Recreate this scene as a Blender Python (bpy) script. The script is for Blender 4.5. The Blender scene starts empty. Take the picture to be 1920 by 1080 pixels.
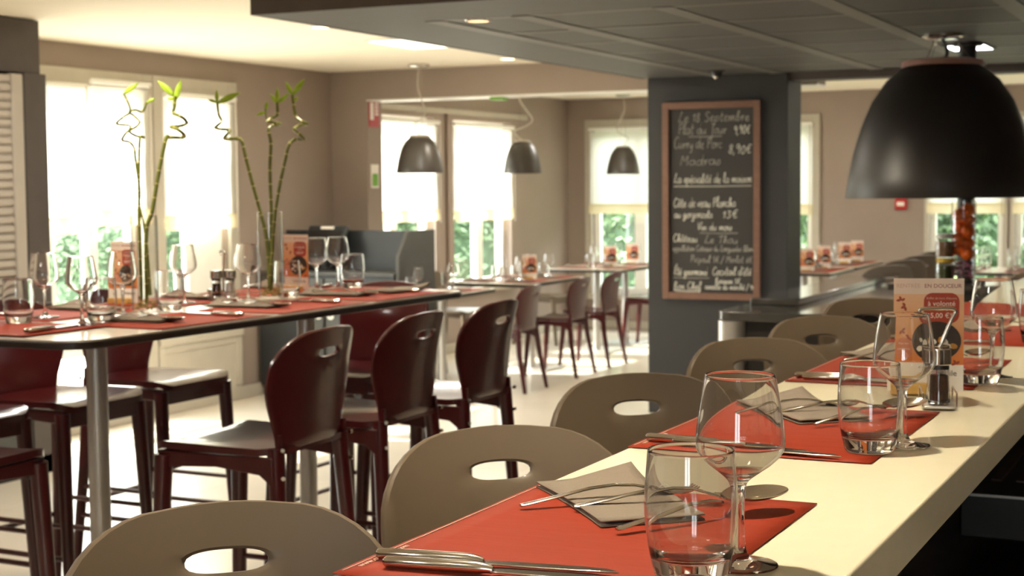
import bpy, bmesh, math, random
from mathutils import Vector, Matrix
from math import sin, cos, pi, radians

# ------------------------------------------------------------------ camera, world, sun, lamps, exposure
SC = bpy.context.scene
COL = SC.collection
T = 1.12          # height of the two bar tops

cam_d = bpy.data.cameras.new('camera')
cam = bpy.data.objects.new('camera', cam_d)
COL.objects.link(cam)
SC.camera = cam
PITCH, ROLL, YAW, FPX = 0.06585, -0.008985, 0.444415, 2914.4
cp, sp, cr, sr = cos(PITCH), sin(PITCH), cos(ROLL), sin(ROLL)
fw = Vector((0, cp, -sp)); up0 = Vector((0, sp, cp)); r0 = Vector((1, 0, 0))
rv = r0 * cr + up0 * sr; uv = up0 * cr - r0 * sr
RZ = Matrix.Rotation(YAW, 3, 'Z')
rv, uv, bk = RZ @ rv, RZ @ uv, -(RZ @ fw)
cam.matrix_world = Matrix(((rv.x, uv.x, bk.x, 0), (rv.y, uv.y, bk.y, 0), (rv.z, uv.z, bk.z, 1.475), (0, 0, 0, 1)))
cam_d.sensor_width = 36
cam_d.lens = FPX / 1920 * 36
cam_d.clip_start = 0.05
cam_d.dof.use_dof = True
cam_d.dof.focus_distance = 1.62
cam_d.dof.aperture_fstop = 13

SC.view_settings.view_transform = 'Standard'
SC.view_settings.look = 'None'
SC.view_settings.gamma = 1
SC.view_settings.use_curve_mapping = False
SC.view_settings.exposure = 0.55
SC.cycles.use_denoising = True
SC.cycles.max_bounces = 14
SC.cycles.transmission_bounces = 12
SC.cycles.transparent_max_bounces = 24
SC.cycles.diffuse_bounces = 5
SC.cycles.sample_clamp_indirect = 6

world = bpy.data.worlds.new('sky'); SC.world = world
world.use_nodes = True
bg = world.node_tree.nodes['Background']
bg.inputs[0].default_value = (0.93, 0.97, 1.0, 1)
bg.inputs[1].default_value = 10

def lamp(name, kind, loc, energy, color, **kw):
    d = bpy.data.lights.new(name, kind)
    d.energy = energy; d.color = color
    for k, v in kw.items():
        if k not in ('rot', 'target'):
            setattr(d, k, v)
    o = bpy.data.objects.new(name, d); COL.objects.link(o)
    o.location = loc
    if 'rot' in kw:
        o.rotation_euler = kw['rot']
    if 'target' in kw:
        o.rotation_euler = (Vector(kw['target']) - Vector(loc)).to_track_quat('-Z', 'Y').to_euler()
    return o

lamp('sun', 'SUN', (-12, 4, 9), 18.0, (1.0, 0.95, 0.86), angle=radians(1.0), target=(-12 + 7.5, 4 + 1.6, 9 - 5.2))
WARM = (1.0, 0.88, 0.67)
# halogen downlights in the ceiling over the cream counter
SPOTS = [(-0.82, 1.62, 2.335, 72), (-0.80, 3.25, 2.335, 46), (-0.75, 4.75, 2.335, 38), (-0.9, 0.1, 2.335, 32), (-2.85, 3.2, 2.335, 45), (-2.8, 4.4, 2.335, 45)]
for x, y, z, e in SPOTS:
    lamp('downlight_lamp', 'SPOT', (x, y, z - 0.02), e, WARM, spot_size=radians(95), spot_blend=0.6, shadow_soft_size=0.045)
# lamps of the cream ceiling's panels: first real, others unseen and added as fill
PANELS = [(-4.50, 8.35), (-4.68, 5.2), (-4.68, 2.2), (-1.8, -0.6), (-4.9, 12.6), (-2.2, 12.6), (-0.2, 12.6)]
for x, y in PANELS:
    lamp('panel_lamp', 'AREA', (x, y, 2.325), 15, (1.0, 0.95, 0.88), shape='RECTANGLE', size=0.55, size_y=0.55, rot=(0, 0, 0))
for x, y in [(-4.62, 7.3), (-4.66, 9.75)]:
    lamp('ceiling_spot_lamp', 'SPOT', (x, y, 2.325), 30, (1.0, 0.88, 0.7), spot_size=radians(120), spot_blend=0.5, shadow_soft_size=0.04)
lamp('downlight_lamp', 'SPOT', (-2.87, 5.73, 2.13), 80, WARM, spot_size=radians(88), spot_blend=0.4, shadow_soft_size=0.03, target=(-1.9, 6.85, .13))
lamp('square_panel_lamp', 'AREA', (-1.3, 8.09, 2.135), 24, (1, 1, 1), shape='RECTANGLE', size=0.17, size_y=0.27, rot=(0, 0, 0))

# ------------------------------------------------------------------ materials
def lin(c):
    return tuple(((v / 255) / 12.92 if v / 255 <= 0.04045 else ((v / 255 + 0.055) / 1.055) ** 2.4) for v in c)

def M(name, rgb, rough=0.5, metal=0.0, var=0.06, scale=12.0, bump=0.0, bscale=60.0, coat=0.0, spec=0.5, stretch=None):
    m = bpy.data.materials.new(name); m.use_nodes = True
    nt = m.node_tree; b = nt.nodes['Principled BSDF']
    b.inputs['Roughness'].default_value = rough
    b.inputs['Metallic'].default_value = metal
    b.inputs['Coat Weight'].default_value = coat
    b.inputs['Coat Roughness'].default_value = 0.09
    b.inputs['Specular IOR Level'].default_value = spec
    c = lin(rgb)
    tc = nt.nodes.new('ShaderNodeTexCoord')
    vec = tc.outputs['Object']
    if stretch:
        mp = nt.nodes.new('ShaderNodeMapping'); mp.inputs['Scale'].default_value = stretch
        nt.links.new(vec, mp.inputs[0]); vec = mp.outputs[0]
    n = nt.nodes.new('ShaderNodeTexNoise'); n.inputs['Scale'].default_value = scale; n.inputs['Detail'].default_value = 4
    nt.links.new(vec, n.inputs['Vector'])
    r = nt.nodes.new('ShaderNodeValToRGB')
    r.color_ramp.elements[0].position = 0.3; r.color_ramp.elements[1].position = 0.7
    r.color_ramp.elements[0].color = tuple(v * (1 - var) for v in c) + (1,)
    r.color_ramp.elements[1].color = tuple(min(1, v * (1 + var)) for v in c) + (1,)
    nt.links.new(n.outputs['Fac'], r.inputs[0]); nt.links.new(r.outputs[0], b.inputs['Base Color'])
    if bump:
        n2 = nt.nodes.new('ShaderNodeTexNoise'); n2.inputs['Scale'].default_value = bscale; n2.inputs['Detail'].default_value = 3
        nt.links.new(vec, n2.inputs['Vector'])
        bp = nt.nodes.new('ShaderNodeBump'); bp.inputs['Strength'].default_value = bump; bp.inputs['Distance'].default_value = 0.01
        nt.links.new(n2.outputs['Fac'], bp.inputs['Height']); nt.links.new(bp.outputs[0], b.inputs['Normal'])
    return m

def emis(name, rgb, s):
    m = bpy.data.materials.new(name); m.use_nodes = True
    nt = m.node_tree; b = nt.nodes['Principled BSDF']
    b.inputs['Base Color'].default_value = lin(rgb) + (1,)
    b.inputs['Emission Color'].default_value = lin(rgb) + (1,)
    b.inputs['Emission Strength'].default_value = s
    return m

def thin_glass(name, edge=True, tint=(0.985, 0.99, 0.985), top=0.7, power=4.0):
    """thin wall seen face on lets light straight through; towards grazing it refracts"""
    m = bpy.data.materials.new(name); m.use_nodes = True
    nt = m.node_tree; nt.nodes.clear()
    out = nt.nodes.new('ShaderNodeOutputMaterial')
    tr = nt.nodes.new('ShaderNodeBsdfTransparent'); tr.inputs[0].default_value = tint + (1,)
    gl = nt.nodes.new('ShaderNodeBsdfGlossy'); gl.inputs['Roughness'].default_value = 0.02
    l0 = nt.nodes.new('ShaderNodeLayerWeight'); l0.inputs[0].default_value = 0.5
    pw = nt.nodes.new('ShaderNodeMath'); pw.operation = 'POWER'; pw.inputs[1].default_value = power
    nt.links.new(l0.outputs['Facing'], pw.inputs[0])
    fr = nt.nodes.new('ShaderNodeMapRange'); fr.inputs['To Min'].default_value = 0.04; fr.inputs['To Max'].default_value = top
    nt.links.new(pw.outputs[0], fr.inputs['Value'])
    mx = nt.nodes.new('ShaderNodeMixShader')
    nt.links.new(fr.outputs[0], mx.inputs[0]); nt.links.new(tr.outputs[0], mx.inputs[1]); nt.links.new(gl.outputs[0], mx.inputs[2])
    last = mx
    if edge:
        g = nt.nodes.new('ShaderNodeBsdfGlass'); g.inputs['IOR'].default_value = 1.48; g.inputs['Roughness'].default_value = 0.0
        lw = nt.nodes.new('ShaderNodeLayerWeight'); lw.inputs[0].default_value = 0.5
        mr = nt.nodes.new('ShaderNodeMapRange')
        mr.inputs['From Min'].default_value = 0.55; mr.inputs['From Max'].default_value = 0.85
        nt.links.new(lw.outputs['Facing'], mr.inputs['Value'])
        m2 = nt.nodes.new('ShaderNodeMixShader')
        nt.links.new(mr.outputs[0], m2.inputs[0]); nt.links.new(mx.outputs[0], m2.inputs[1]); nt.links.new(g.outputs[0], m2.inputs[2])
        last = m2
    nt.links.new(last.outputs[0], out.inputs[0])
    return m

def full_glass(name, col=(1.0, 1.0, 1.0)):
    m = bpy.data.materials.new(name); m.use_nodes = True
    nt = m.node_tree; nt.nodes.clear()
    out = nt.nodes.new('ShaderNodeOutputMaterial')
    g = nt.nodes.new('ShaderNodeBsdfGlass'); g.inputs['IOR'].default_value = 1.48; g.inputs['Roughness'].default_value = 0.0
    g.inputs['Color'].default_value = col + (1,)
    nt.links.new(g.outputs[0], out.inputs[0])
    return m

def fabric(name, rgb, trans):
    m = bpy.data.materials.new(name); m.use_nodes = True
    nt = m.node_tree; nt.nodes.clear()
    out = nt.nodes.new('ShaderNodeOutputMaterial')
    d = nt.nodes.new('ShaderNodeBsdfDiffuse'); t = nt.nodes.new('ShaderNodeBsdfTranslucent')
    w = nt.nodes.new('ShaderNodeTexNoise'); w.inputs['Scale'].default_value = 90
    r = nt.nodes.new('ShaderNodeValToRGB')
    c = lin(rgb)
    r.color_ramp.elements[0].color = tuple(v * 0.95 for v in c) + (1,); r.color_ramp.elements[1].color = c + (1,)
    nt.links.new(w.outputs[0], r.inputs[0])
    nt.links.new(r.outputs[0], d.inputs[0]); nt.links.new(r.outputs[0], t.inputs[0])
    mx = nt.nodes.new('ShaderNodeMixShader'); mx.inputs[0].default_value = trans
    nt.links.new(d.outputs[0], mx.inputs[1]); nt.links.new(t.outputs[0], mx.inputs[2])
    nt.links.new(mx.outputs[0], out.inputs[0])
    return m

WALL = M('taupe_paint', (154, 138, 126), 0.75, var=0.03, scale=3, bump=0.03, bscale=180)
CEIL = M('cream_ceiling', (244, 234, 214), 0.85, var=0.02, scale=4, bump=0.05, bscale=220)
DARK = M('charcoal_paint', (45, 43, 41), 0.6, var=0.05, scale=5, bump=0.02)
DARK2 = M('charcoal_panel', (76, 74, 72), 0.55, var=0.05, scale=9, bump=0.04, bscale=260)
DARKBAR = M('charcoal_strip', (106, 103, 98), 0.5, var=0.03)
FASCIA = M('brown_black_fascia', (78, 69, 63), 0.6)
TILE = M('pale_floor_tile', (222, 212, 194), 0.28, var=0.05, scale=2.2, bump=0.01, bscale=30, coat=0.25)
GROUT = M('tile_grout', (176, 166, 150), 0.8)
CREAMW = M('cream_woodwork', (186, 178, 162), 0.5, var=0.03)
WHITEF = M('white_frame', (240, 238, 230), 0.4, var=0.02)
TANW = M('tan_frame_edge', (176, 160, 134), 0.5)
BLIND = fabric('white_blind_cloth', (238, 235, 226), 0.40)
HEM = fabric('cream_hem_cloth', (236, 222, 186), 0.22)
COUNTER = M('cream_stone', (246, 237, 206), 0.22, var=0.015, scale=25, coat=0.3)
MATRED = M('red_paper', (142, 45, 21), 0.6, spec=0.25, var=0.04, scale=6, bump=0.12, bscale=9, stretch=(1, 3, 1))
STEEL = M('polished_steel', (196, 190, 180), 0.16, 1.0, var=0.03)
BRUSH = M('brushed_steel', (200, 196, 190), 0.38, 0.75, var=0.05)
NAPKIN = M('grey_paper_napkin', (126, 113, 99), 0.85, var=0.03, bump=0.15, bscale=300)
MAROON = M('maroon_lacquer', (70, 18, 20), 0.3, var=0.06, scale=8, coat=0.5, spec=0.4)
TAUPE = M('taupe_lacquer', (104, 90, 74), 0.45, var=0.03, scale=8, coat=0.06, spec=0.35)
TOPW = M('white_laminate', (232, 222, 206), 0.22, var=0.02, coat=0.3)
EDGE = M('dark_table_edge', (44, 36, 30), 0.4)
GREYTOP = M('dark_gloss_top', (70, 68, 64), 0.12, var=0.05, coat=0.6)
BODY = M('black_cabinet', (24, 21, 19), 0.45)
BROWN = M('brown_panel', (70, 54, 44), 0.5)
STATION = M('slate_cabinet', (46, 49, 51), 0.42, var=0.04)
STATION2 = M('slate_side', (74, 74, 71), 0.45, var=0.04)
BLACK = M('black_plastic', (26, 24, 23), 0.4)
LAMPM = M('matte_graphite', (62, 56, 50), 0.38, var=0.05, spec=0.6)
LAMPB = M('black_shade', (38, 33, 30), 0.42, var=0.05, spec=0.5)
CORD = M('grey_cord', (190, 180, 166), 0.6)
SHUT = M('grey_shutter', (176, 166, 152), 0.5, var=0.03)
FRAMEW = M('brown_wood', (118, 84, 66), 0.5, var=0.12, scale=20, stretch=(1, 1, 6))
BOARD = M('slate_board', (50, 46, 41), 0.7, var=0.12, scale=5)
CHALK = M('chalk', (214, 208, 192), 0.9, var=0.1)
CHALKD = M('faint_chalk', (168, 162, 150), 0.9, var=0.15)
GLASSB = full_glass('clear_glass'); GLASS = GLASSB
CLEAR = thin_glass('clear_thin_wall', False, (0.99, 0.995, 0.99), 0.95, 2.6)
PANE = thin_glass('window_pane', False, (0.96, 0.98, 0.97))
STEMG = M('bamboo_green', (116, 122, 48), 0.4, var=0.2, scale=30)
NODEM = M('bamboo_ring', (206, 192, 120), 0.5)
LEAFY = M('bamboo_leaf', (160, 192, 44), 0.45, var=0.2, scale=40)
PEBBLE = M('amber_pebbles', (206, 178, 110), 0.5, var=0.3, scale=80)
WHITEP = M('white_print', (244, 238, 228), 0.5, var=0.01)
PINKP = M('pale_pink_print', (238, 220, 204), 0.5, var=0.02)
REDP = M('brick_red_print', (168, 60, 36), 0.5, var=0.04)
DREDP = M('brown_red_lettering', (150, 66, 44), 0.6)
PALEL = M('pale_lettering', (214, 184, 166), 0.6)
ORANGEP = M('orange_print', (214, 110, 26), 0.5, var=0.06)
BROWNP = M('dark_brown_print', (48, 34, 26), 0.5, var=0.1)
AMBERP = M('amber_print', (186, 130, 50), 0.5, var=0.2, scale=60)
GREYL = M('grey_lettering', (96, 90, 84), 0.6)
TANP = M('blush_print', (206, 130, 100), 0.5, var=0.03)
PINEW = M('pale_wood', (196, 156, 84), 0.5, var=0.12, scale=25, stretch=(1, 8, 1))
PEPPER = M('ground_pepper', (74, 48, 34), 0.8, var=0.35, scale=220)
SALT = M('salt', (236, 230, 220), 0.8, var=0.1, scale=220)
ORANGE = M('orange_peel', (236, 104, 16), 0.4, var=0.08, bump=0.1, bscale=400)
PURPLE = M('red_onion', (160, 86, 116), 0.4, var=0.35, scale=40)
GREENV = M('dark_green_pickle', (62, 72, 24), 0.5, var=0.3, scale=60)
BROWNV = M('brown_pickle', (112, 78, 44), 0.5, var=0.3, scale=60)
YELLOW = M('yellow_lid', (206, 170, 50), 0.5)
REDBOX = M('red_plastic', (176, 34, 34), 0.45)
GREENS = M('green_print', (110, 170, 40), 0.5)
GRASS = M('lawn', (104, 130, 60), 0.9, var=0.3, scale=8)
PAVE = M('pale_paving', (205, 200, 190), 0.85, var=0.06, scale=3)
HEDGE = M('hedge_leaf', (116, 138, 104), 0.55, var=0.45, scale=5)
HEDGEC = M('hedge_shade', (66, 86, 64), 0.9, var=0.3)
CARW = M('white_car_paint', (226, 228, 232), 0.25, coat=0.6)
CARG = M('dark_car_glass', (40, 48, 56), 0.1)
TYRE = M('tyre_rubber', (30, 30, 30), 0.8)
def grad(name, stops, axis='Z', lo=0.0, hi=1.0):
    """printed colour gradient along one axis of the object"""
    m = bpy.data.materials.new(name); m.use_nodes = True
    nt = m.node_tree; b = nt.nodes['Principled BSDF']; b.inputs['Roughness'].default_value = 0.5
    tc = nt.nodes.new('ShaderNodeTexCoord'); s = nt.nodes.new('ShaderNodeSeparateXYZ')
    nt.links.new(tc.outputs['Object'], s.inputs[0])
    mr = nt.nodes.new('ShaderNodeMapRange'); mr.inputs['From Min'].default_value = lo; mr.inputs['From Max'].default_value = hi
    nt.links.new(s.outputs[axis], mr.inputs['Value'])
    r = nt.nodes.new('ShaderNodeValToRGB')
    while len(r.color_ramp.elements) < len(stops):
        r.color_ramp.elements.new(0.5)
    for e, (p, c) in zip(r.color_ramp.elements, stops):
        e.position = p; e.color = lin(c) + (1,)
    nt.links.new(mr.outputs[0], r.inputs[0]); nt.links.new(r.outputs[0], b.inputs['Base Color'])
    return m
CARDP = grad('orange_card_print', [(0.0, (210, 104, 24)), (0.3, (218, 136, 70)), (0.6, (226, 170, 124)), (1.0, (236, 196, 160))], 'Z', 0.03, 0.17)

# ------------------------------------------------------------------ mesh helpers
class MB:
    def __init__(s):
        s.v = []; s.f = []; s.m = []; s.cur = 0
    def add(s, vs, fs):
        k = len(s.v)
        s.v += [tuple(p) for p in vs]
        s.f += [tuple(i + k for i in f) for f in fs]
        s.m += [s.cur] * len(fs)
        return s
    def box(s, x0, x1, y0, y1, z0, z1):
        vs = [(x, y, z) for z in (z0, z1) for y in (y0, y1) for x in (x0, x1)]
        return s.add(vs, [(0, 2, 3, 1), (4, 5, 7, 6), (0, 1, 5, 4), (2, 6, 7, 3), (0, 4, 6, 2), (1, 3, 7, 5)])
    def obox(s, c, ax, ay, az, hx, hy, hz):
        c, ax, ay, az = Vector(c), Vector(ax), Vector(ay), Vector(az)
        vs = [c + ax * hx * i + ay * hy * j + az * hz * k for k in (-1, 1) for j in (-1, 1) for i in (-1, 1)]
        return s.add(vs, [(0, 2, 3, 1), (4, 5, 7, 6), (0, 1, 5, 4), (2, 6, 7, 3), (0, 4, 6, 2), (1, 3, 7, 5)])
    def tube(s, pts, r, n=10, flat=1.0, caps=True):
        pts = [Vector(p) for p in pts]
        rs = r if isinstance(r, (list, tuple)) else [r] * len(pts)
        vs, fs = [], []
        prev = None
        for i, p in enumerate(pts):
            t = (pts[min(i + 1, len(pts) - 1)] - pts[max(i - 1, 0)])
            t = t.normalized() if t.length > 1e-9 else Vector((0, 0, 1))
            if prev is None:
                a = Vector((0, 0, 1)) if abs(t.z) < 0.9 else Vector((1, 0, 0))
                x = t.cross(a).normalized()
            else:
                x = (prev - t * prev.dot(t)).normalized()
            prev = x
            y = t.cross(x)
            for k in range(n):
                q = 2 * pi * k / n
                vs.append(p + x * cos(q) * rs[i] + y * sin(q) * rs[i] * flat)
        for i in range(len(pts) - 1):
            for k in range(n):
                a, b = i * n + k, i * n + (k + 1) % n
                fs.append((a, b, b + n, a + n))
        if caps:
            fs.append(tuple(range(n - 1, -1, -1))); fs.append(tuple((len(pts) - 1) * n + k for k in range(n)))
        return s.add(vs, fs)
    def cyl(s, x, y, z0, z1, r0, r1=None, n=24):
        r1 = r0 if r1 is None else r1
        return s.tube([(x, y, z0), (x, y, z1)], [r0, r1], n)
    def lathe(s, prof, n=24, c=(0, 0, 0), mats=None):
        """prof: list of (r, z); r == 0 closes with a fan"""
        vs, fs, ms = [], [], []
        idx = []
        for r, z in prof:
            if r < 1e-7:
                idx.append([len(vs)]); vs.append((c[0], c[1], c[2] + z))
            else:
                idx.append(list(range(len(vs), len(vs) + n)))
                vs += [(c[0] + r * cos(2 * pi * k / n), c[1] + r * sin(2 * pi * k / n), c[2] + z) for k in range(n)]
        for i in range(len(prof) - 1):
            a, b = idx[i], idx[i + 1]
            for k in range(n):
                j = (k + 1) % n
                if len(a) == 1 and len(b) == 1:
                    continue
                if len(a) == 1:
                    fs.append((a[0], b[j], b[k]))
                elif len(b) == 1:
                    fs.append((a[k], a[j], b[0]))
                else:
                    fs.append((a[k], a[j], b[j], b[k]))
                ms.append(mats[i] if mats else s.cur)
        s.add(vs, fs)
        s.m[len(s.m) - len(fs):] = ms
        return s
    def prism(s, poly, d0, d1, axes='xy'):
        """extrude a polygon (list of 2D points); axes 'xy' along z, 'xz' along y, 'yz' along x"""
        n = len(poly)
        def P(p, d):
            return {'xy': (p[0], p[1], d), 'xz': (p[0], d, p[1]), 'yz': (d, p[0], p[1])}[axes]
        vs = [P(p, d0) for p in poly] + [P(p, d1) for p in poly]
        fs = [tuple(range(n - 1, -1, -1)), tuple(range(n, 2 * n))]
        fs += [(i, (i + 1) % n, n + (i + 1) % n, n + i) for i in range(n)]
        return s.add(vs, fs)
    def ball(s, c, r, n=12, sq=(1, 1, 1)):
        prof = [(0, -1)] + [(cos(a), sin(a)) for a in [(-pi / 2 + pi * i / (n // 2)) for i in range(1, n // 2)]] + [(0, 1)]
        k = len(s.v)
        s.lathe(prof, n)
        for i in range(k, len(s.v)):
            v = s.v[i]
            s.v[i] = (c[0] + v[0] * r * sq[0], c[1] + v[1] * r * sq[1], c[2] + v[2] * r * sq[2])
        return s
    def xf(s, fn):
        s.v = [tuple(fn(Vector(p))) for p in s.v]
        return s
    def build(s, name, mats, parent=None, smooth=True, bevel=0.0, loc=None, kind=None, seg=2):
        me = bpy.data.meshes.new(name)
        me.from_pydata(s.v, [], s.f)
        bm = bmesh.new(); bm.from_mesh(me)
        bmesh.ops.recalc_face_normals(bm, faces=bm.faces); bm.to_mesh(me); bm.free()
        mats = mats if isinstance(mats, (list, tuple)) else [mats]
        for m in mats:
            me.materials.append(m)
        if len(mats) > 1:
            me.polygons.foreach_set('material_index', s.m)
        if smooth:
            me.polygons.foreach_set('use_smooth', [True] * len(me.polygons))
            me.set_sharp_from_angle(angle=radians(38))
        o = bpy.data.objects.new(name, me); COL.objects.link(o)
        if parent is not None:
            o.parent = parent
        if loc is not None:
            o.location = loc
        if bevel:
            b = o.modifiers.new('bevel', 'BEVEL'); b.width = bevel; b.segments = seg; b.limit_method = 'ANGLE'; b.angle_limit = radians(50)
        if kind:
            o['kind'] = kind
        return o

def tag(o, label, cat, group=None):
    o['label'] = label; o['category'] = cat
    if group:
        o['group'] = group
    return o
def thing(name, label, cat, loc=(0, 0, 0), rz=0.0, group=None):
    o = bpy.data.objects.new(name, None); COL.objects.link(o)
    o.empty_display_size = 0.05
    o.location = loc; o.rotation_euler = (0, 0, rz)
    return tag(o, label, cat, group)
def copy_tree(o, parent=None):
    c = o.copy(); COL.objects.link(c)
    if parent is not None:
        c.parent = parent
    for ch in list(o.children):
        copy_tree(ch, c)
    return c
def place(proto, used, loc, rz, label, group=None):
    """first call moves the original, later ones copy it"""
    if not used:
        o = proto; used.append(1)
    else:
        o = copy_tree(proto)
    o.location = loc; o.rotation_euler = (0, 0, rz); o['label'] = label
    if group:
        o['group'] = group
    return o
def smooth_path(pts, k=5):
    pts = [Vector(p) for p in pts]
    out = []
    for i in range(len(pts) - 1):
        p0, p1, p2, p3 = pts[max(i - 1, 0)], pts[i], pts[i + 1], pts[min(i + 2, len(pts) - 1)]
        for j in range(k):
            t = j / k
            out.append(0.5 * ((2 * p1) + (p2 - p0) * t + (2 * p0 - 5 * p1 + 4 * p2 - p3) * t * t + (3 * p1 - p0 - 3 * p2 + p3) * t ** 3))
    out.append(pts[-1])
    return out
def rrect(x0, x1, y0, y1, r, n=5):
    out = []
    for cx, cy, a in ((x1 - r, y1 - r, 0), (x0 + r, y1 - r, pi / 2), (x0 + r, y0 + r, pi), (x1 - r, y0 + r, 3 * pi / 2)):
        out += [(cx + r * cos(a + pi / 2 * i / n), cy + r * sin(a + pi / 2 * i / n)) for i in range(n + 1)]
    return out
_tcache = {}
def text_mesh(body, size, mat, align='CENTER', shear=0.0, depth=0.0002, space=1.0):
    key = (body, size, mat.name, align, shear, space)
    if key in _tcache:
        return _tcache[key]
    cu = bpy.data.curves.new('lettering', 'FONT')
    cu.body = body; cu.size = size; cu.align_x = align; cu.shear = shear; cu.extrude = depth; cu.space_character = space
    cu.resolution_u = 3
    o = bpy.data.objects.new('lettering', cu); COL.objects.link(o)
    dg = bpy.context.evaluated_depsgraph_get()
    me = bpy.data.meshes.new_from_object(o.evaluated_get(dg))
    me.name = 'lettering'
    me.materials.clear(); me.materials.append(mat)
    bpy.data.objects.remove(o); bpy.data.curves.remove(cu)
    _tcache[key] = me
    return me
def put_text(body, size, mat, parent, loc, rot, **kw):
    o = bpy.data.objects.new('lettering', text_mesh(body, size, mat, **kw)); COL.objects.link(o)
    o.parent = parent; o.location = loc; o.rotation_euler = rot
    return o
def struct(mb, name, mat, parent=None, **kw):
    o = mb.build(name, mat, parent, **kw)
    if parent is None:
        o['kind'] = 'structure'
    return o
rnd = random.Random(7)

# ------------------------------------------------------------------ setting: floor, walls, ceilings
XL, YF, XR, YB, ZC = -6.4, 14.8, 4.0, -3.0, 2.35
floor = struct(MB().box(XL - .15, XR, YB, YF + .15, -.12, -.004), 'floor', GROUT, smooth=False)
tile = MB().box(-.2985, .2985, -.2985, .2985, -.02, 0).build('tile', TILE, floor, bevel=0.002)
first = True
rest = MB()
for i in range(17):
    for j in range(-13, 16):
        x, y = XL + .3 + i * .6, 5.1 + j * .6
        if (y < 5.8 and x > -2) or y < 4.9 or x > .2:      # out of the photograph's sight: one joined field
            rest.box(x - .2985, x + .2985, y - .2985, y + .2985, -.02, 0)
            continue
        o = tile if first else tile.copy()
        if not first:
            COL.objects.link(o)
        first = False
        o.location = (x, y, 0)
        o.rotation_euler = (0, 0, rnd.choice([0, pi / 2, pi, -pi / 2]))

rest.build('tile_field', TILE, floor, smooth=False, kind='stuff')
ceiling = struct(MB().box(XL - .15, XR, YB, YF + .15, ZC, ZC + .1), 'ceiling', CEIL, smooth=False)
# lowered charcoal ceiling with panels and strips
ZD = 2.15
low = MB().box(-3.53, XR, 5.12, 9.42, ZD + .012, ZC)
low.cur = 1
low.box(-3.55, XR, 5.10, 5.12, ZD - .002, ZC); low.box(-3.55, -3.53, 5.12, 9.42, ZD - .002, ZC)
lowc = struct(low, 'ceiling', [DARK, FASCIA], smooth=False)
MB().box(-3.53, -3.08, 5.12, 9.42, ZD, ZD + .012).build('border_panel', DARK2, lowc, smooth=False)
MB().box(-3.08, XR, 5.12, 5.66, ZD, ZD + .012).build('border_panel', DARK2, lowc, smooth=False)
xs = [-3.04 + .0, -2.65, -2.05, -1.45, -.85, -.25, .35, .95]
ys = [5.68, 6.30, 6.92, 7.54, 8.16, 8.78, 9.40]
for x in xs:
    MB().box(x - .04, x + .04, 5.66, 9.42, ZD - .003, ZD + .012).build('ceiling_strip', DARKBAR, lowc, smooth=False)
for y in ys[:-1]:
    MB().box(-3.0, 1.0, y - .024, y + .024, ZD - .001, ZD + .012).build('ceiling_strip', DARKBAR, lowc, smooth=False)
for a, b in zip(xs[:-1], xs[1:]):
    for c, d in zip(ys[:-1], ys[1:]):
        if a == -1.45 and c == 7.54 or a == -1.45 and c == 8.16:
            pass
        MB().box(a + .0405, b - .0405, c + .0245, d - .0245, ZD + .0015, ZD + .012).build('ceiling_panel', DARK2, lowc, smooth=False)
struct(MB().box(-2.59, XR, 9.42, 9.62, 2.105, ZC), 'trim_1', FASCIA, smooth=False)
pillar = struct(MB().box(-3.505, -2.59, 9.40, 9.72, 0, ZD + .01), 'pillar', DARK, bevel=.004)

def wall_with_holes(name, along, fixed0, fixed1, a0, a1, holes, mat=WALL):
    """wall slab from boxes; holes: (a0, a1, z0, z1) sorted"""
    mb = MB()
    def bx(p, q, z0, z1):
        if q - p < 1e-4 or z1 - z0 < 1e-4:
            return
        if along == 'y':
            mb.box(fixed0, fixed1, p, q, z0, z1)
        else:
            mb.box(p, q, fixed0, fixed1, z0, z1)
    cur = a0
    for h in holes:
        bx(cur, h[0], 0, ZC)
        bx(h[0], h[1], 0, h[2]); bx(h[0], h[1], h[3], ZC)
        cur = h[1]
    bx(cur, a1, 0, ZC)
    return struct(mb, name, mat, smooth=False)
HL = [(6.45, 7.95, .12, 2.10), (8.16, 8.87, .50, 2.10), (10.66, 11.86, .55, 2.06), (12.2, 13.38, .55, 2.06)]
HB = [(-6.12, -5.06, .35, 2.06), (-4.9, -3.83, .35, 2.06), (-2.72, -2.06, .35, 2.06), (-1.95, -1.28, .35, 2.06), (-1.15, -.4, .35, 2.06)]
wall_with_holes('wall_left', 'y', XL - .15, XL, YB, YF, HL)
wall_with_holes('wall_back', 'x', YF, YF + .15, XL - .15, XR, HB)
struct(MB().box(XR, XR + .1, YB, YF, 0, ZC), 'wall_right', WALL, smooth=False)
HF = [(-.2, .9, 1.0, 2.06)]
wall_with_holes('wall_front', 'x', YB - .15, YB, XL, XR, HF)
pw = MB().box(XL, -6.083, 10.24, 10.46, 0, ZC)
pw.box(-6.083, -2.62, 10.24, 10.46, 2.131, ZC)
struct(pw, 'wall_partition', WALL, smooth=False)
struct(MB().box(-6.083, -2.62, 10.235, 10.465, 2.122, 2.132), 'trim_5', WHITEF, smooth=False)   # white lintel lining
struct(MB().box(-6.41, -6.385, 6.82, 6.85, 2.2, ZC), 'trim_2', TANW, smooth=False)   # batten above the window

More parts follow.
